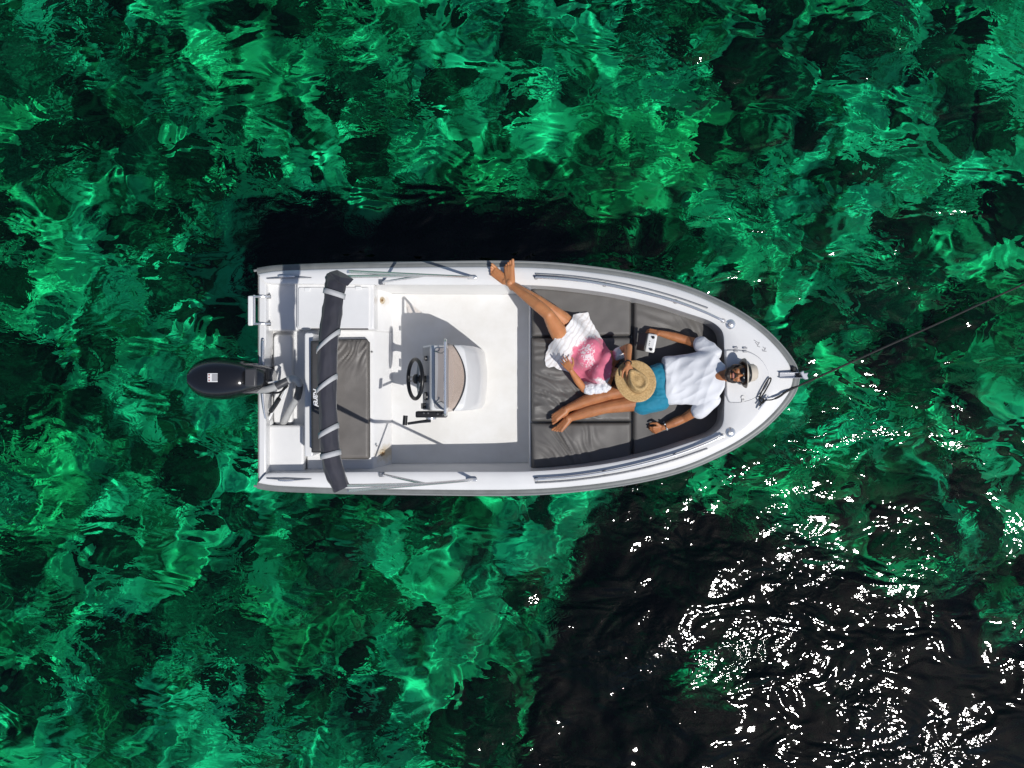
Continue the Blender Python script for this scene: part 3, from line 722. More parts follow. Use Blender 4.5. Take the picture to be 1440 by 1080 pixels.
# ------------------------------------------------------------------ outboard motor
om = thing('outboard_motor', P(320, 532, 0), 'black outboard motor with a glossy cowling hung on the white transom', 'outboard motor')
def egg(u):  # half width (px) along the cowling, 0 rear tip .. 1 front
    return 30.5 * (math.sin(math.pi * min(1, u * .98 + .02) ** .58)) ** .55
rows_ = []
NU = 26
for i in range(NU + 1):
    u = i / NU; x = 264 + 106 * u; w = max(egg(u * .86 + .0), .6)
    zt_ = .93 + .09 * math.sin(math.pi * min(1, .12 + u * .9)) ** .8 - .08 * max(0, u - .72) / .28
    zb_ = .55; c = PXZ(x, .95); row = []
    for k in range(28):
        a = 2 * math.pi * k / 28; ca, sa = math.cos(a), math.sin(a)
        sup = (abs(ca) ** 2.6 + abs(sa) ** 2.6) ** (-1 / 2.6)
        row.append(Vector((c, PYZ(532, .9) + w / 162. * ca * sup, (zt_ + zb_) / 2 + (zt_ - zb_) / 2 * sa * sup * min(1, w / 16))))
    rows_.append(row)
mb = MB(); mb.rows(rows_, closed_u=True, cap0=True, cap1=True); cowl = part('cowling', mb, M['cowl'], om, angle=60)
mb = MB(); mb.box(P(353, 531, .985), (.10, .16, .05)); part('cowling_latch', mb, M['dark_grey'], cowl, bevel=.015)
mb = MB(); mb.box(P(299, 531, 1.023), (.085, .075, .006)); dec = part('warning_label', mb, M['print_white'], cowl, bevel=.002)
mb = MB(); mb.box(P(302, 531, 1.027), (.048, .06, .004)); part('label_print', mb, simple('label_grey', (.35, .35, .36), .5), dec)
mb = MB()
for yy in (527, 531, 535): mb.box(P(294, yy, 1.0275), (.010, .012, .003))
part('label_marks', mb, simple('label_red', (.30, .06, .04), .5), dec)
mb = MB(); mb.prism([(PXZ(a, .5), PYZ(b, .5)) for a, b in rect(290, 518, 352, 546, 8)], -.45, .56); part('midsection', mb, M['black'], om, bevel=.03)
mb = MB(); mb.box(P(325, 532, -.48), (.5, .22, .02)); mb.caps(P(300, 532, -.65), .06, P(352, 532, -.65), .045); mb.box(P(325, 532, -.56), (.2, .03, .2)); part('gearcase', mb, M['black'], om)
mb = MB()
for k in range(3):
    a = math.radians(120 * k + 20); d = Vector((0, math.cos(a), math.sin(a))); e = Vector((0, -math.sin(a), math.cos(a))); c = P(291, 532, -.65)
    mb.add([c + d * .03 - e * .02 + Vector((.02, 0, 0)), c + d * .14 - e * .05, c + d * .15 + e * .03 - Vector((.03, 0, 0)), c + d * .03 + e * .02 - Vector((.02, 0, 0))], [(0, 1, 2, 3)])
part('propeller', mb, M['dull_steel'], om, solid=.006)
mb = MB()
for yy in (521, 543): mb.box(P(361, yy, .60), (.16, .035, .22))
mb.tube([P(368, 512, .66), P(368, 552, .66)], .018, 10); mb.box(P(366, 532, .72), (.09, .14, .05)); brk = part('clamp_bracket', mb, M['black'], om, bevel=.008)
for yy in (517, 546):
    mb = MB(); mb.tube([P(372, yy, .62), P(384, yy, .62)], .008, 8); mb.tube([P(385, yy - 3, .62), P(385, yy + 3, .62)], .008, 8); part('clamp_screw', mb, M['black'], brk)
# control hoses looping through the motor well
def hose(name, pts, r, mat, parent=om):
    mb = MB(); mb.tube(curve3([P(*q) for q in pts], 8), r, 12); return part(name, mb, mat, parent)
hose('rigging_hose', [(364, 548, .80), (378, 547, .84), (396, 540, .84), (412, 532, .80), (421, 541, .72), (418, 558, .62), (408, 576, .52), (401, 590, .45), (397, 599, .38)], .031, M['hose'])
hose('hose_sleeve', [(389, 543.5, .845), (397, 539, .842), (404, 535.5, .828)], .034, M['dark_grey'])
hose('hose_sleeve', [(421, 541, .722), (420.5, 549, .67), (418, 559, .615)], .0335, M['dark_grey'])
hose('control_cable', [(366, 541, .78), (388, 537, .82), (402, 540, .76), (398, 556, .66), (386, 574, .55), (378, 590, .48), (374, 597, .42)], .011, M['white_plastic'])
hose('control_cable', [(370, 552, .74), (392, 552, .76), (404, 543, .78), (400, 545, .76), (390, 562, .64), (380, 580, .52), (375, 596, .44)], .009, M['black'])
hose('steering_rod', [(369, 553, .68), (371, 575, .62), (374, 592, .56)], .010, M['steel'])
hose('cable_boot', [(392, 561, .66), (387, 569, .61), (381, 578, .55)], .022, M['black'])
mb = MB(); mb.lathe([(.001, .04), (.03, .038), (.045, .01), (.05, -.02), (.001, -.02)], P(376, 594, .44), n=18); part('cable_gland', mb, M['white_plastic'], om)

# ------------------------------------------------------------------ anchor line
rp = [P(1068, 571, .80), P(1074, 562, .80), P(1070, 560, .80), P(1076, 550, .785), P(1083, 537, .785), P(1084, 532, .79), P(1081, 533, .785), P(1074, 545, .785), P(1068, 560, .79), P(1072, 567, .80), P(1077, 563, .81), P(1086, 562, .80), P(1097, 557, .79), P(1109, 549, .775), P(1150, 530.5, .66), P(1200, 508, .53), P(1260, 481, .38), P(1325, 452, .24), P(1400, 417.5, .09), P(1450, 395, 0), P(1500, 372, -.12)]
end = Vector((BX(2100), BY(100), BED + .15)); rp += [rp[-1].lerp(end, t) for t in (.33, .66, 1)]
mb = MB(); rc_ = curve3(rp, 7); mb.tube(rc_, [.0062 if p.x < P(1090, 0, .8).x else .0095 for p in rc_], 8)
o = part('anchor_rope', mb, M['rope']); tag(o, 'dark anchor rope running from the bow cleat out over the water', 'rope')
# ------------------------------------------------------------------ people
def bake_blob(name, mb, mat, parent, voxel=.006, smooth=6, wr=0.0, wscale=9.0, wstretch=(1, 1, 1), fac=.5, fn=None):
    me = bpy.data.meshes.new('tmp'); me.from_pydata(mb.v, [], mb.f)
    bm = bmesh.new(); bm.from_mesh(me); bmesh.ops.recalc_face_normals(bm, faces=bm.faces); bm.to_mesh(me); bm.free()
    o = bpy.data.objects.new('tmp', me); col.objects.link(o)
    r = o.modifiers.new('r', 'REMESH'); r.mode = 'VOXEL'; r.voxel_size = voxel; r.use_smooth_shade = True
    s = o.modifiers.new('s', 'SMOOTH'); s.factor = fac; s.iterations = smooth
    dg = bpy.context.evaluated_depsgraph_get(); nm = bpy.data.meshes.new_from_object(o.evaluated_get(dg)); bpy.data.objects.remove(o); bpy.data.meshes.remove(me)
    k = len(nm.vertices); co = np.empty(k * 3); no = np.empty(k * 3); nm.vertices.foreach_get('co', co); nm.vertices.foreach_get('normal', no); co = co.reshape(-1, 3); no = no.reshape(-1, 3)
    if wr or fn:
        d = np.zeros(k)
        for i in range(k):
            p = Vector(co[i])
            if wr:
                q = Vector((p.x * wstretch[0], p.y * wstretch[1], p.z * wstretch[2])) * wscale
                d[i] += wr * (noise.noise(q) + .6 * (.5 - abs(noise.noise(q * 1.9 + Vector((5, 2, 1))))) + .25 * noise.noise(q * 4.1))
            if fn: d[i] += fn(p)
        co = co + no * d[:, None]
    root = parent
    while root.parent is not None: root = root.parent
    co = co - np.array(ORG[root.name]); nm.vertices.foreach_set('co', co.ravel()); nm.update()
    nm.polygons.foreach_set('use_smooth', [True] * len(nm.polygons)); nm.name = name
    nm.materials.clear(); nm.materials.append(mat)
    ob = bpy.data.objects.new(name, nm); col.objects.link(ob); ob.parent = parent
    return ob
def chain(mb, pts):
    for (a, ra), (b, rb) in zip(pts[:-1], pts[1:]): mb.caps(a, ra, b, rb)
def hand(mb, W, d, n, s, curl=(.5, .5, .4), thumb=.5, k=1.0, spread=.0):
    W, d, n, s = Vector(W), Vector(d).normalized(), Vector(n), Vector(s)
    n = (n - d * n.dot(d)).normalized(); s = (s - d * s.dot(d) - n * s.dot(n)).normalized()
    for i in range(4):
        off = .033 - .0215 * i; kn = W + d * (.088 - .006 * abs(i - 1)) * k + s * off * k
        mb.caps(W + s * off * .5 * k + d * .015, .0165 * k, kn, .0122 * k, 10)
        ln = (.074, .082, .075, .058)[i] * k; a = 0; p = kn; dirb = (d + s * (off * spread * 8)).normalized(); r = .0092 * k
        for j, f in enumerate((.45, .30, .25)):
            a += curl[j] * (1 + .08 * i); q = p + (dirb * math.cos(a) + n * math.sin(a)) * ln * f; mb.caps(p, r, q, r * .88, 10); p = q; r *= .88
    b = W + d * .022 * k + s * .026 * k; c = b + (d * .55 + s * .75 + n * .25).normalized() * .042 * k
    e = c + (d * .9 + s * (.6 - thumb) + n * thumb).normalized() * .034 * k; f = e + (d * .9 + s * (.3 - thumb) + n * thumb).normalized() * .027 * k
    chain(mb, [(b, .0155 * k), (c, .0125 * k), (e, .0105 * k), (f, .0085 * k)])
def foot(mb, A, d, up, side, k=1.0):
    """A ankle, d heel to toe, up = instep side, side = big toe side"""
    A, d, up, side = Vector(A), Vector(d).normalized(), Vector(up), Vector(side)
    up = (up - d * up.dot(d)).normalized(); side = (side - d * side.dot(d) - up * side.dot(up)).normalized()
    heel = A - d * .045 * k - up * .040 * k
    mb.caps(A, .033 * k, heel, .030 * k)
    for t, r in ((.024, .026), (0, .025), (-.024, .022)): mb.caps(A + d * .01 - up * .012 + side * t * .5 * k, .031 * k, A + d * .115 * k - up * .042 * k + side * t * k, r * k * .86)
    mb.caps(heel, .028 * k, A + d * .11 * k - up * .045 * k, .020 * k)
    for i in range(5):
        t = (.036, .016, .0, -.016, -.031)[i] * k; st = A + d * (.12 - .006 * i) * k - up * .045 * k + side * t
        mb.caps(st, (.0135, .0105, .010, .0095, .0095)[i] * k, st + d * (.050, .050, .045, .038, .030)[i] * k + up * .004 + side * t * .2, (.0125, .009, .0085, .008, .008)[i] * k, 10)
def head(mb, C, u, f, k=1.0):
    C, u, f = Vector(C), Vector(u).normalized(), Vector(f); f = (f - u * f.dot(u)).normalized(); l = u.cross(f)
    A = Matrix((l, f, u)).transposed()
    E = lambda o, r: mb.ball(C + A @ (Vector(o) * k), tuple(x * k for x in r), 20, 12, A)
    E((0, -.012, .028), (.074, .094, .088)); E((0, .022, -.020), (.062, .068, .085)); E((0, .030, -.075), (.045, .050, .040)); E((0, .058, -.098), (.022, .022, .018))
    mb.caps(C + A @ (Vector((0, .088, .020)) * k), .010 * k, C + A @ (Vector((0, .108, -.026)) * k), .013 * k); E((0, .095, -.033), (.018, .014, .010))
    for sg in (-1, 1):
        E((sg * .073, -.012, -.012), (.009, .017, .031)); E((sg * .034, .070, -.020), (.026, .020, .024)); E((sg * .03, .080, .028), (.028, .012, .009))
    return A
def m_skin(name, c, c2):
    m, N, L, b = mk(name); b.inputs['Roughness'].default_value = .48
    b.inputs['Subsurface Weight'].default_value = .12; b.inputs['Subsurface Radius'].default_value = (.012, .004, .002); b.inputs['Subsurface Scale'].default_value = .6
    tc = N.new('ShaderNodeTexCoord'); nz = N.new('ShaderNodeTexNoise'); nz.inputs['Scale'].default_value = 11; nz.inputs['Detail'].default_value = 6
    r = N.new('ShaderNodeValToRGB'); r.color_ramp.elements[0].position = .35; r.color_ramp.elements[1].position = .65; r.color_ramp.elements[0].color = rgba(c2); r.color_ramp.elements[1].color = rgba(c)
    L.new(tc.outputs['Object'], nz.inputs['Vector']); L.new(nz.outputs[0], r.inputs[0]); L.new(r.outputs[0], b.inputs['Base Color'])
    n2 = N.new('ShaderNodeTexNoise'); n2.inputs['Scale'].default_value = 220; bp = N.new('ShaderNodeBump'); bp.inputs['Distance'].default_value = .0006; L.new(tc.outputs['Object'], n2.inputs['Vector']); L.new(n2.outputs[0], bp.inputs['Height']); L.new(bp.outputs[0], b.inputs['Normal'])
    return m
skin_m = m_skin('tanned_skin', (.48, .195, .080), (.37, .140, .055)); skin_w = m_skin('warm_tanned_skin', (.56, .240, .098), (.47, .185, .072))
cloth_white = simple('white_cotton', (.78, .79, .82), .85, var=.04, vscale=6, bump=.0012, bscale=26, sheen=.2)
cloth_teal = simple('turquoise_swim_shorts', (.004, .225, .350), .75, var=.22, vscale=7, bump=.004, bscale=15, sheen=.15)
hair_m = simple('dark_brown_hair', (.022, .012, .008), .55, var=.5, vscale=60, bump=.003, bscale=130)
beige = simple('beige_felt', (.60, .53, .44), .85, var=.10, vscale=10, bump=.001, bscale=90)

# ---- man lying on his back, head on the foredeck
man = thing('person', P(960, 545, ZB), 'person lying on back in white t-shirt, turquoise shorts, beige hat and sunglasses', 'person', 'people lying on the bow cushions')
HC = P(1037, 525.5, .855); hu = Vector((.97, .06, -.04)); hf = Vector((-.06, -.16, 1))
mb = MB()
mb.caps(P(925, 528, .575), .100, P(925, 558, .575), .100); mb.caps(P(948, 521, .60), .096, P(948, 551, .60), .096)
mb.caps(P(983, 512, .665), .096, P(983, 550, .665), .096); mb.caps(P(1000, 500, .715), .062, P(1000, 560, .715), .062)
chain(mb, [(P(1003, 529, .745), .060), (P(1024, 527, .825), .055)])
chain(mb, [(P(1002, 494, .70), .058), (P(986, 485, .63), .050), (P(966, 478.5, .545), .040), (P(948, 473.5, .535), .042), (P(926, 468, .53), .027)])
chain(mb, [(P(1000, 566, .70), .058), (P(982, 576, .62), .050), (P(962, 588, .53), .040), (P(948, 594, .515), .042), (P(932, 601, .500), .027)])
chain(mb, [(P(920, 537, .575), .094), (P(890, 545, .57), .080), (P(857, 553, .565), .056), (P(838, 558.5, .545), .058), (P(822, 564, .53), .052), (P(797, 575, .515), .034)])
chain(mb, [(P(920, 561, .575), .094), (P(885, 567, .57), .078), (P(851, 573, .565), .056), (P(834, 577, .545), .058), (P(820, 581, .53), .052), (P(800, 588, .515), .034)])
foot(mb, P(796, 575.5, .525), (-.80, -.42, .30), (-.25, .35, .9), (.3, -.8, .3), 1.0)
foot(mb, P(799, 588.5, .525), (-.72, -.60, .22), (-.3, .45, .85), (.3, .8, .3), .98)
hand(mb, P(926, 468, .535), (-1, .05, .12), (-.1, -.55, -.8), (-.1, -.8, .5), (.45, .9, .7), .2)
hand(mb, P(932, 601, .498), (-.93, -.30, -.04), (.1, .5, -.75), (.2, .75, .55), (.55, .85, .6), .55)
HA = head(mb, HC, hu, hf, 1.0)
body = bake_blob('body', mb, skin_m, man, voxel=.0042, smooth=4)
fa = lambda x, y, z: HC + HA @ Vector((x, y, z))
# beard, hair, mouth
mb = MB()
for sg in (-1, 1):
    chain(mb, [(fa(sg * .064, .004, .010), .014), (fa(sg * .060, .020, -.045), .020), (fa(sg * .040, .046, -.090), .022), (fa(0, .060, -.108), .024)])
    chain(mb, [(fa(sg * .030, .074, -.068), .010), (fa(sg * .014, .094, -.050), .0085), (fa(0, .098, -.047), .008)])
bake_blob('beard', mb, hair_m, man, voxel=.004, smooth=3, wr=.003, wscale=60)
mb = MB(); mb.caps(fa(-.022, .087, -.062), .006, fa(.022, .087, -.062), .006); mb.caps(fa(-.016, .088, -.070), .007, fa(.016, .088, -.070), .007)
part('mouth', mb, simple('lips', (.36, .12, .09), .4), man)
mb = MB(); mb.ball(fa(0, -.030, .030), (.079, .086, .088), 20, 12, HA); part('hair', mb, hair_m, man)
# sunglasses
mb = MB(); mb.caps(fa(-.012, .107, .022), .0035, fa(.012, .107, .022), .0035)
gl = part('sunglasses', mb, M['black'], man)
for sg in (-1, 1):
    mb = MB(); mb.tube([fa(sg * .060, .086, .026), fa(sg * .074, .06, .020), fa(sg * .078, .0, .012)], .003, 6); part('temple_arm', mb, M['black'], gl)
for sg in (-1, 1):
    mb = MB(); nrm = (HA @ Vector((sg * .28, 1, .05))).normalized(); lu = HA @ Vector((0, 0, 1)); lx = lu.cross(nrm).normalized(); lu = nrm.cross(lx)
    mb.lathe([(.001, .006), (.020, .005), (.0275, .001), (.029, -.002), (.001, -.002)], fa(sg * .035, .099, .020), Matrix((lx, lu, nrm)).transposed(), 22, 1.05, .92); part('lens', mb, simple('dark_lens', (.006, .006, .007), .07), gl)
# brimmed hat: crown axis along the head
ha = Matrix((HA @ Vector((1, 0, 0)), HA @ Vector((0, 1, 0)), HA @ Vector((0, -.12, 1)).normalized())).transposed()
hb = fa(0, -.004, .060)
def ring(r, z, n=40, sx=1.0, sy=1.0, clip=True):
    out = []
    for k in range(n):
        a = 2 * math.pi * k / n; q = hb + ha @ Vector((r * sx * math.cos(a), r * sy * math.sin(a), z + .012 * math.cos(2 * a) * max(0, (r - .1) / .03)))
        if clip: q.z = max(q.z, .757)
        out.append(q)
    return out
mb = MB(); mb.rows([ring(.082, .004, sy=1.16), ring(.11, .000, sy=1.10), ring(.130, -.006, sy=1.05), ring(.131, -.002, sy=1.05), ring(.11, .006, sy=1.10), ring(.084, .012, sy=1.16), ring(.080, .05, sy=1.16), ring(.074, .090, sy=1.14), ring(.062, .108, sy=1.12), ring(.035, .106, sy=1.1), ring(.008, .098, sy=1.0)], closed_u=True, cap1=True)
hat = part('hat', mb, beige, man, angle=60)
mb = MB(); mb.rows([ring(.0860, .014, sy=1.16), ring(.0848, .038, sy=1.16)], closed_u=True); part('hat_band', mb, M['black'], hat, solid=.002)
mb = MB(); mb.rows([ring(.080, -.004, sy=1.16), ring(.1, -.008, sy=1.11), ring(.104, -.0085, sy=1.10)], closed_u=True); part('hat_lining', mb, simple('brown_lining', (.07, .035, .022), .8), hat, solid=.002)
# shirt
mb = MB(); rows_ = []
for q in catmull([(933, 534, .205, .590, .112), (941, 535, .220, .600, .116), (952, 535, .224, .608, .116), (966, 534, .226, .636, .112), (983, 532, .236, .678, .106), (997, 530, .244, .722, .086), (1009, 530, .190, .757, .064), (1018, 529, .100, .785, .050)], 4):
    c = P(q[0], q[1], q[3]); rows_.append([c + Vector((0, math.copysign(abs(math.cos(a)) ** .8, math.cos(a)) * q[2], math.copysign(abs(math.sin(a)) ** .8, math.sin(a)) * q[4])) for a in [2 * math.pi * k / 40 for k in range(40)]])
mb.rows(rows_, closed_u=True, cap0=True, cap1=True)
chain(mb, [(P(1003, 498, .712), .074), (P(993, 488.5, .665), .074), (P(986, 484.5, .632), .072)])
chain(mb, [(P(1001, 563, .712), .074), (P(990, 572, .660), .074), (P(983, 577, .628), .072)])
def fold(p):
    x, y = p.x, p.y; g = noise.noise(Vector((x * 5 + y * 2.2, y * 11 - x * 5, p.z * 3)))
    h = noise.noise(Vector((x * 9 - y * 3, y * 2.5 + x * 1.5, 4)))
    return .020 * (.3 - abs(g)) + .010 * (.3 - abs(h))
bake_blob('t_shirt', mb, cloth_white, man, voxel=.006, smooth=6, fn=fold)
# shorts
mb = MB(); mb.caps(P(927, 527, .58), .110, P(927, 560, .58), .110)
chain(mb, [(P(922, 529, .58), .112), (P(893, 543, .575), .098)]); chain(mb, [(P(922, 562, .58), .110), (P(903, 568, .575), .104)])
bake_blob('shorts', mb, cloth_teal, man, voxel=.006, smooth=4, wr=.011, wscale=8, wstretch=(.7, 1.6, 1))
mb = MB(); wv = (P(932, 601, .5) - P(948, 594, .515)).normalized(); wc_ = P(936, 599.3, .503); b1 = wv.orthogonal().normalized(); b2 = wv.cross(b1)
mb.tube([wc_ + (b1 * math.cos(t) + b2 * math.sin(t)) * .034 for t in [2 * math.pi * k / 20 for k in range(20)]], .006, 8, closed=True)
wst = part('bracelet', mb, M['black'], man)
for k in range(5):
    mb = MB(); t = 2 * math.pi * k / 5 + .4; mb.ball(wc_ + (b1 * math.cos(t) + b2 * math.sin(t)) * .038, .0085, 8, 6); part('bead', mb, M['print_white'], wst)

# ---- woman lying across, feet on the rail
woman = thing('person', P(830, 500, ZB), 'person in white and pink dress lying with bare feet on the gunwale', 'person', 'people lying on the bow cushions')
mb = MB()
mb.caps(P(795, 489, .555), .086, P(808, 469, .555), .086); mb.caps(P(822, 503, .562), .080, P(832, 488, .562), .080); mb.caps(P(843, 528, .580), .080, P(857, 505, .580), .080)
mb.ball(P(843, 519, .618), .052); mb.ball(P(853, 503, .618), .052)
mb.caps(P(852, 541, .585), .045, P(867, 503, .60), .045); chain(mb, [(P(861, 522, .62), .046), (P(878, 527, .69), .044)])
legs_and_arms = len(mb.v); torso_f = len(mb.f)
chain(mb, [(P(852, 543, .585), .044), (P(836, 547, .56), .040), (P(821, 547, .55), .033), (P(812, 535, .615), .034), (P(803, 521, .700), .022)])
chain(mb, [(P(867, 501, .605), .044), (P(877, 492, .66), .039), (P(884, 488, .72), .033), (P(883, 500, .80), .032), (P(883, 513, .875), .022)])
arm_end_v = len(mb.v); arm_end_f = len(mb.f)
chain(mb, [(P(796, 484, .555), .088), (P(783, 463, .72), .076), (P(771, 442, .87), .052), (P(757, 430, .85), .053), (P(744, 420, .81), .046), (P(718, 400, .725), .030)])
chain(mb, [(P(807, 466, .555), .086), (P(790, 448, .65), .072), (P(773, 434, .74), .050), (P(756, 423, .735), .051), (P(740, 413, .72), .044), (P(712, 396, .685), .030)])
leg_end_f = len(mb.f)
foot(mb, P(717, 397, .735), (-.17, .95, .22), (-.28, -.25, .9), (.9, .1, .3), 1.10)
foot(mb, P(711, 395, .70), (-.88, .58, .22), (.05, -.35, .9), (.5, .8, .2), 1.05)
hand(mb, P(803, 521, .702), (-.55, .80, -.10), (.05, .05, -1), (.8, .5, .15), (.12, .2, .2), .1, .90, .5)
hand(mb, P(883, 513, .880), (.25, -.95, .10), (.1, -.2, -1), (-.95, -.2, .1), (.15, .25, .25), .1, .90, .6)
WH = P(890, 533, .735); wu_ = Vector((.72, -.42, .35)); wf_ = Vector((-.25, .1, 1))
WA = head(mb, WH, wu_, wf_, .93)
drape_f = mb.f[:torso_f] + mb.f[arm_end_f:leg_end_f]; drape_v = list(mb.v)
wbody = bake_blob('body', mb, skin_w, woman, voxel=.0042, smooth=4)
mb = MB(); mb.ball(WH + WA @ Vector((0, -.035, .030)), (.082, .082, .092), 18, 12, WA); chain(mb, [(WH + WA @ Vector((-.05, -.06, .0)), .045), (P(876, 512, .66), .04), (P(868, 517, .64), .025)]); chain(mb, [(WH + WA @ Vector((.05, -.06, .0)), .04), (P(877, 540, .66), .035)])
bake_blob('hair', mb, hair_m, woman, voxel=.006, smooth=4, wr=.004, wscale=40)
# dress: cloth draped over the body inside its traced hem
hem = [(829, 437), (816, 438), (807, 441), (804, 449), (794.5, 461), (782, 474), (772, 486), (768.5, 496), (767, 505), (769, 516), (774, 516.5), (780, 515), (788, 520), (797, 521), (808, 527), (818, 534), (824, 542), (823, 551), (832, 551.5), (842, 551), (850, 543), (857, 533), (859, 522), (860, 506), (858, 495), (854, 483), (846, 470), (838, 456), (832, 446)]
hem = [np.array(q, float) for q in hem]; dense = []
for i in range(len(hem)):
    a, b = hem[i], hem[(i + 1) % len(hem)]; k = max(2, int(np.linalg.norm(a - b) / 1.1))
    for j in range(k):
        q = a + (b - a) * j / k; nrm = np.array([-(b - a)[1], (b - a)[0]]) / np.linalg.norm(b - a)
        dense.append(q + nrm * .9 * noise.noise(Vector((q[0] * .22, q[1] * .22, 3))))
poly = np.array(dense)
def inside(x, y):
    c = np.zeros(x.shape, bool); n_ = len(poly); j = n_ - 1
    for i in range(n_):
        xi, yi = poly[i]; xj, yj = poly[j]
        c ^= ((yi > y) != (yj > y)) & (x < (xj - xi) * (y - yi) / (yj - yi + 1e-12) + xi); j = i
    return c
ZD = .62
bvh = BVHTree.FromPolygons([Vector(v) for v in drape_v], drape_f)
gx = np.arange(752, 876, .8); gy = np.arange(424, 566, .8); GX, GY = np.meshgrid(gx, gy); H = np.full(GX.shape, ZB + .012)
hood = inside(GX, GY)
for a in range(GX.shape[0]):
    for b in range(GX.shape[1]):
        w = P(GX[a, b], GY[a, b], ZD); hit = bvh.ray_cast(Vector((w.x, w.y, .80 if GX[a, b] > 815 else .72)), Vector((0, 0, -1)))
        if hit[0] is not None: H[a, b] = max(H[a, b], hit[0].z + .010)
def blur(A):
    B = A.copy(); B[1:-1, 1:-1] = (A[1:-1, 1:-1] * 2 + A[:-2, 1:-1] + A[2:, 1:-1] + A[1:-1, :-2] + A[1:-1, 2:]) / 6; return B
S = H.copy()
for k in range(170): S = np.maximum(blur(S), H + .004)
for k in range(14): S = blur(S)
S = np.maximum(S, H + .003)
from mathutils.geometry import delaunay_2d_cdt
ins = [(x, y) for x, y, ok in zip(GX.ravel()[::1], GY.ravel()[::1], hood.ravel()) if ok]
ins = [q for q in ins if min(np.hypot(poly[:, 0] - q[0], poly[:, 1] - q[1])) > .7]
bp_ = [tuple(q) for q in poly]; allp = bp_ + ins; nb_ = len(bp_)
res_ = delaunay_2d_cdt([Vector(q) for q in allp], [(i, (i + 1) % nb_) for i in range(nb_)], [], 1, 1e-4)
vs = []
for q in res_[0]:
    fx = (q.x - gx[0]) / .8; fy = (q.y - gy[0]) / .8; i = int(fx); j = int(fy); u, v = fx - i, fy - j
    z = (S[j, i] * (1 - u) + S[j, i + 1] * u) * (1 - v) + (S[j + 1, i] * (1 - u) + S[j + 1, i + 1] * u) * v
    along = (q.x - 800) * .84 + (q.y - 480) * .54; across = -(q.x - 800) * .54 + (q.y - 480) * .84
    sk = max(0, min(1, (25 - along) / 45))
    z += .010 * sk * (.6 + noise.noise(Vector((along * .03, across * .16, 1)))) + .005 * abs(noise.noise(Vector((along * .12, across * .10, 5)))) + .006 * noise.noise(Vector((along * .05, across * .22, 9)))
    w = P(q.x, q.y, ZD); vs.append(Vector((w.x, w.y, z)))
mb = MB(); mb.add(vs, [tuple(f) for f in res_[2]])
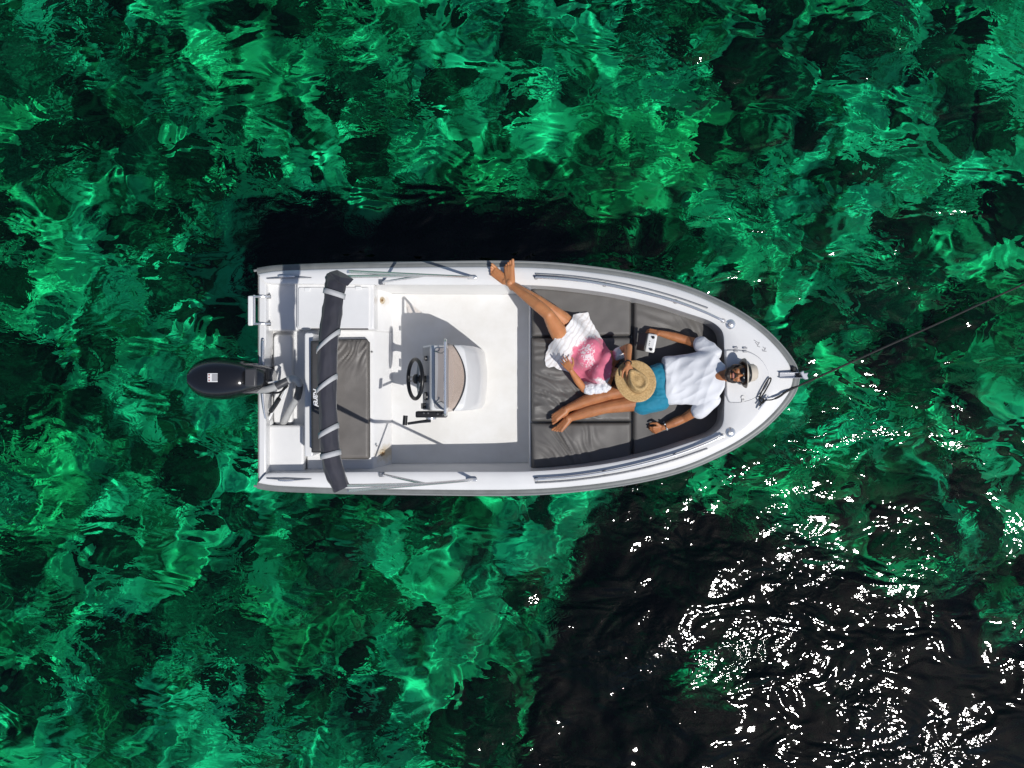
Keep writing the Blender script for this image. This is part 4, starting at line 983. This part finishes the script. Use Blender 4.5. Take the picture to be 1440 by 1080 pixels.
def m_dress():
    m, N, L, b = mk('white_pink_print_cotton'); b.inputs['Roughness'].default_value = .85; b.inputs['Sheen Weight'].default_value = .2
    tc = N.new('ShaderNodeTexCoord')
    c = P(834, 506, ZD) - ORG[woman.name]
    mp = N.new('ShaderNodeMapping'); mp.vector_type = 'TEXTURE'; mp.inputs['Location'].default_value = c; mp.inputs['Rotation'].default_value = (0, 0, math.radians(-33)); mp.inputs['Scale'].default_value = (.215, .225, 5)
    L.new(tc.outputs['Object'], mp.inputs['Vector'])
    ln = N.new('ShaderNodeVectorMath'); ln.operation = 'LENGTH'; L.new(mp.outputs[0], ln.inputs[0])
    nz = N.new('ShaderNodeTexNoise'); nz.inputs['Scale'].default_value = 16; nz.inputs['Detail'].default_value = 5; L.new(tc.outputs['Object'], nz.inputs['Vector'])
    ad = N.new('ShaderNodeMath'); ad.operation = 'MULTIPLY_ADD'; ad.inputs[1].default_value = .9; ad.inputs[2].default_value = -.45; L.new(nz.outputs[0], ad.inputs[0])
    sm_ = N.new('ShaderNodeMath'); sm_.operation = 'ADD'; L.new(ln.outputs['Value'], sm_.inputs[0]); L.new(ad.outputs[0], sm_.inputs[1])
    r = N.new('ShaderNodeValToRGB'); r.color_ramp.elements[0].position = .86; r.color_ramp.elements[1].position = 1.0; r.color_ramp.elements[0].color = (1, 1, 1, 1); r.color_ramp.elements[1].color = (0, 0, 0, 1); L.new(sm_.outputs[0], r.inputs[0])
    # white floral sprays inside the pink field
    v = N.new('ShaderNodeTexNoise'); v.inputs['Scale'].default_value = 26; v.inputs['Detail'].default_value = 6; v.inputs['Distortion'].default_value = 2.2; L.new(tc.outputs['Object'], v.inputs['Vector'])
    c2 = P(826, 500, ZD) - ORG[woman.name]
    mp2 = N.new('ShaderNodeMapping'); mp2.vector_type = 'TEXTURE'; mp2.inputs['Location'].default_value = c2; mp2.inputs['Rotation'].default_value = (0, 0, math.radians(-75)); mp2.inputs['Scale'].default_value = (.16, .09, 5); L.new(tc.outputs['Object'], mp2.inputs['Vector'])
    l2 = N.new('ShaderNodeVectorMath'); l2.operation = 'LENGTH'; L.new(mp2.outputs[0], l2.inputs[0])
    m3 = N.new('ShaderNodeMath'); m3.operation = 'MULTIPLY_ADD'; m3.inputs[1].default_value = -.28; m3.inputs[2].default_value = .20; L.new(l2.outputs['Value'], m3.inputs[0])
    a3 = N.new('ShaderNodeMath'); a3.operation = 'ADD'; L.new(m3.outputs[0], a3.inputs[0]); L.new(v.outputs[0], a3.inputs[1])
    r2 = N.new('ShaderNodeValToRGB'); r2.color_ramp.elements[0].position = .54; r2.color_ramp.elements[1].position = .60; L.new(a3.outputs[0], r2.inputs[0])
    pk = N.new('ShaderNodeMixRGB'); pk.inputs[1].default_value = (.70, .17, .26, 1); pk.inputs[2].default_value = (.78, .66, .68, 1); L.new(r2.outputs[0], pk.inputs[0])
    # faint grey lace bands on the white
    wv_ = N.new('ShaderNodeTexWave'); wv_.inputs['Scale'].default_value = 9; wv_.inputs['Distortion'].default_value = 7; wv_.inputs['Detail'].default_value = 3; L.new(mp.outputs[0], wv_.inputs['Vector']); wv_.inputs['Scale'].default_value = 1.6
    r3 = N.new('ShaderNodeValToRGB'); r3.color_ramp.elements[0].color = (.66, .62, .60, 1); r3.color_ramp.elements[1].color = (.80, .79, .79, 1); r3.color_ramp.elements[1].position = .45; L.new(wv_.outputs[0], r3.inputs[0])
    fin = N.new('ShaderNodeMixRGB'); L.new(r.outputs[0], fin.inputs[0]); L.new(r3.outputs[0], fin.inputs[1]); L.new(pk.outputs[0], fin.inputs[2]); L.new(fin.outputs[0], b.inputs['Base Color'])
    n3 = N.new('ShaderNodeTexNoise'); n3.inputs['Scale'].default_value = 22; bp = N.new('ShaderNodeBump'); bp.inputs['Distance'].default_value = .004; L.new(tc.outputs['Object'], n3.inputs['Vector']); L.new(n3.outputs[0], bp.inputs['Height']); L.new(bp.outputs[0], b.inputs['Normal'])
    return m
dm = m_dress(); dress = part('dress', mb, dm, woman, angle=80, solid=.003)
mb = MB(); chain(mb, [(P(850, 544, .59), .054), (P(840, 546, .57), .056), (P(829, 547, .56), .058)])
bake_blob('sleeve', mb, cloth_white, woman, voxel=.005, smooth=3, wr=.012, wscale=22, wstretch=(1.5, 1, 1)).parent = dress
mb = MB(); chain(mb, [(P(866, 501, .605), .052), (P(872, 496, .635), .052)])
bake_blob('sleeve', mb, dm, woman, voxel=.005, smooth=3, wr=.010, wscale=22).parent = dress
mb = MB(); e1 = P(884, 488, .72); e2 = P(883, 500, .80); wv = (P(883, 513, .875) - e2).normalized(); c_ = e2.lerp(P(883, 513, .875), .8); b1 = wv.orthogonal().normalized(); b2 = wv.cross(b1)
mb.tube([c_ + (b1 * math.cos(t) + b2 * math.sin(t)) * .029 for t in [2 * math.pi * k / 18 for k in range(18)]], .006, 7, closed=True); part('bracelet', mb, M['black'], woman)

# ---- straw hat over the woman's face
hat_c = P(893, 535, .835)
shat = thing('straw_hat', hat_c, 'woven straw hat with a pinched crown covering the face of the person in the dress', 'hat')
hx = Vector((-.54, .84, .0)).normalized(); hz_ = Vector((.05, .12, 1)).normalized(); hx = (hx - hz_ * hx.dot(hz_)).normalized(); hy = hz_.cross(hx); SA = Matrix((hx, hy, hz_)).transposed()
def m_straw():
    m, N, L, b = mk('woven_straw'); b.inputs['Roughness'].default_value = .7
    tc = N.new('ShaderNodeTexCoord'); nz = N.new('ShaderNodeTexNoise'); nz.inputs['Scale'].default_value = 70; nz.inputs['Detail'].default_value = 4
    vo = N.new('ShaderNodeTexVoronoi'); vo.inputs['Scale'].default_value = 150; L.new(tc.outputs['Object'], vo.inputs['Vector']); L.new(tc.outputs['Object'], nz.inputs['Vector'])
    r = N.new('ShaderNodeValToRGB'); r.color_ramp.elements[0].position = .3; r.color_ramp.elements[1].position = .7; r.color_ramp.elements[0].color = (.42, .26, .10, 1); r.color_ramp.elements[1].color = (.62, .43, .20, 1)
    L.new(nz.outputs[0], r.inputs[0]); L.new(r.outputs[0], b.inputs['Base Color'])
    bp = N.new('ShaderNodeBump'); bp.inputs['Distance'].default_value = .0025; L.new(vo.outputs['Distance'], bp.inputs['Height']); L.new(bp.outputs[0], b.inputs['Normal']); return m
straw = m_straw()
def tear(a):  # crown plan: pinched towards +x
    c = math.cos(a); w = .5 + .5 * c
    return .106 * (1 + .18 * max(0, c) ** 2 * w), .086 * (1 - .34 * w ** 2)
def crown(fr, z, n=56, dent=0.0):
    out = []
    for k in range(n):
        a = 2 * math.pi * k / n; rx, ry = tear(a)
        x = rx * math.cos(a) * fr - .012; y = ry * math.sin(a) * fr
        zz = z - dent - .022 * max(0, (x + .01) / .1) * (1 if z > .05 else 0)
        out.append(hat_c + SA @ Vector((x, y, zz)))
    return out
def brim(r, n=56):
    out = []
    for k in range(n):
        a = 2 * math.pi * k / n; t = (r - .09) / .095
        x = r * math.cos(a) * 1.03 - .006; y = r * math.sin(a) * .94
        out.append(hat_c + SA @ Vector((x, y, .022 * t * t * abs(math.sin(a)) ** 1.5 - .018 * t * max(0, math.cos(a)) - .004 * t + .003 * math.sin(5 * a) * t)))
    return out
mb = MB(); mb.rows([brim(.186), brim(.170), brim(.15), brim(.128), brim(.108), crown(1.08, .006), crown(1.0, .03), crown(.95, .07), crown(.90, .098), crown(.82, .110), crown(.70, .108), crown(.60, .094), crown(.50, .086), crown(.3, .088), crown(.05, .092)], closed_u=True, cap1=True)
sb = part('hat_body', mb, straw, shat, angle=70, solid=.004)
mb = MB(); mb.rows([crown(1.05, .012), crown(1.035, .028)], closed_u=True); part('hat_band', mb, simple('tan_braid', (.30, .17, .07), .7, var=.5, vscale=90), shat, solid=.003)

# ---- remote controller with a phone
rc = thing('remote_controller', P(912, 482, .56), 'white handheld remote controller with a dark phone clamped to it', 'remote')
ra_ = (P(913, 496, .58) - P(918, 470, .58)).normalized(); rz = Vector((-.22, -.08, 1)).normalized(); ra_ = (ra_ - rz * ra_.dot(rz)).normalized(); rx_ = ra_.cross(rz); RA = Matrix((rx_, ra_, rz)).transposed()
RC = P(915.5, 482.5, .575)
mb = MB(); mb.box(RC, (.088, .170, .035), RA); rb_ = part('remote_body', mb, M['white_plastic'], rc, bevel=.016, seg=4)
for t in (-.055, .055):
    mb = MB(); mb.lathe([(.001, .034), (.008, .034), (.009, .028), (.004, .024), (.005, .018), (.014, .017), (.014, .01), (.001, .01)], RC + RA @ Vector((-.010, t, .002)), RA, 14); part('control_stick', mb, M['black'], rb_)
for t in (-.015, .005, .02):
    mb = MB(); mb.lathe([(.001, .0205), (.004, .0205), (.004, .016), (.001, .016)], RC + RA @ Vector((.012, t, .002)), RA, 10); part('remote_button', mb, M['dark_grey'], rb_)
tilt = Matrix.Rotation(.25, 3, ra_) @ RA; sgn = 1 if (RA @ Vector((1, 0, 0))).x < 0 else -1
PC = RC + RA @ Vector((sgn * .082, 0, .016))
mb = MB(); mb.box(PC, (.078, .165, .010), tilt); ph = part('phone', mb, M['black'], rc, bevel=.004)
mb = MB(); mb.box(PC + tilt @ Vector((0, 0, .0056)), (.066, .148, .0015), tilt); part('phone_screen', mb, simple('dark_screen', (.02, .016, .018), .1), ph)
mb = MB()
for t in (-.05, .05): mb.box(RC + RA @ Vector((sgn * .045, t, .004)), (.06, .016, .012), RA)
mb.box(RC + RA @ Vector((sgn * .040, 0, .004)), (.012, .116, .012), RA); part('phone_clamp', mb, M['dark_grey'], rc, bevel=.003)
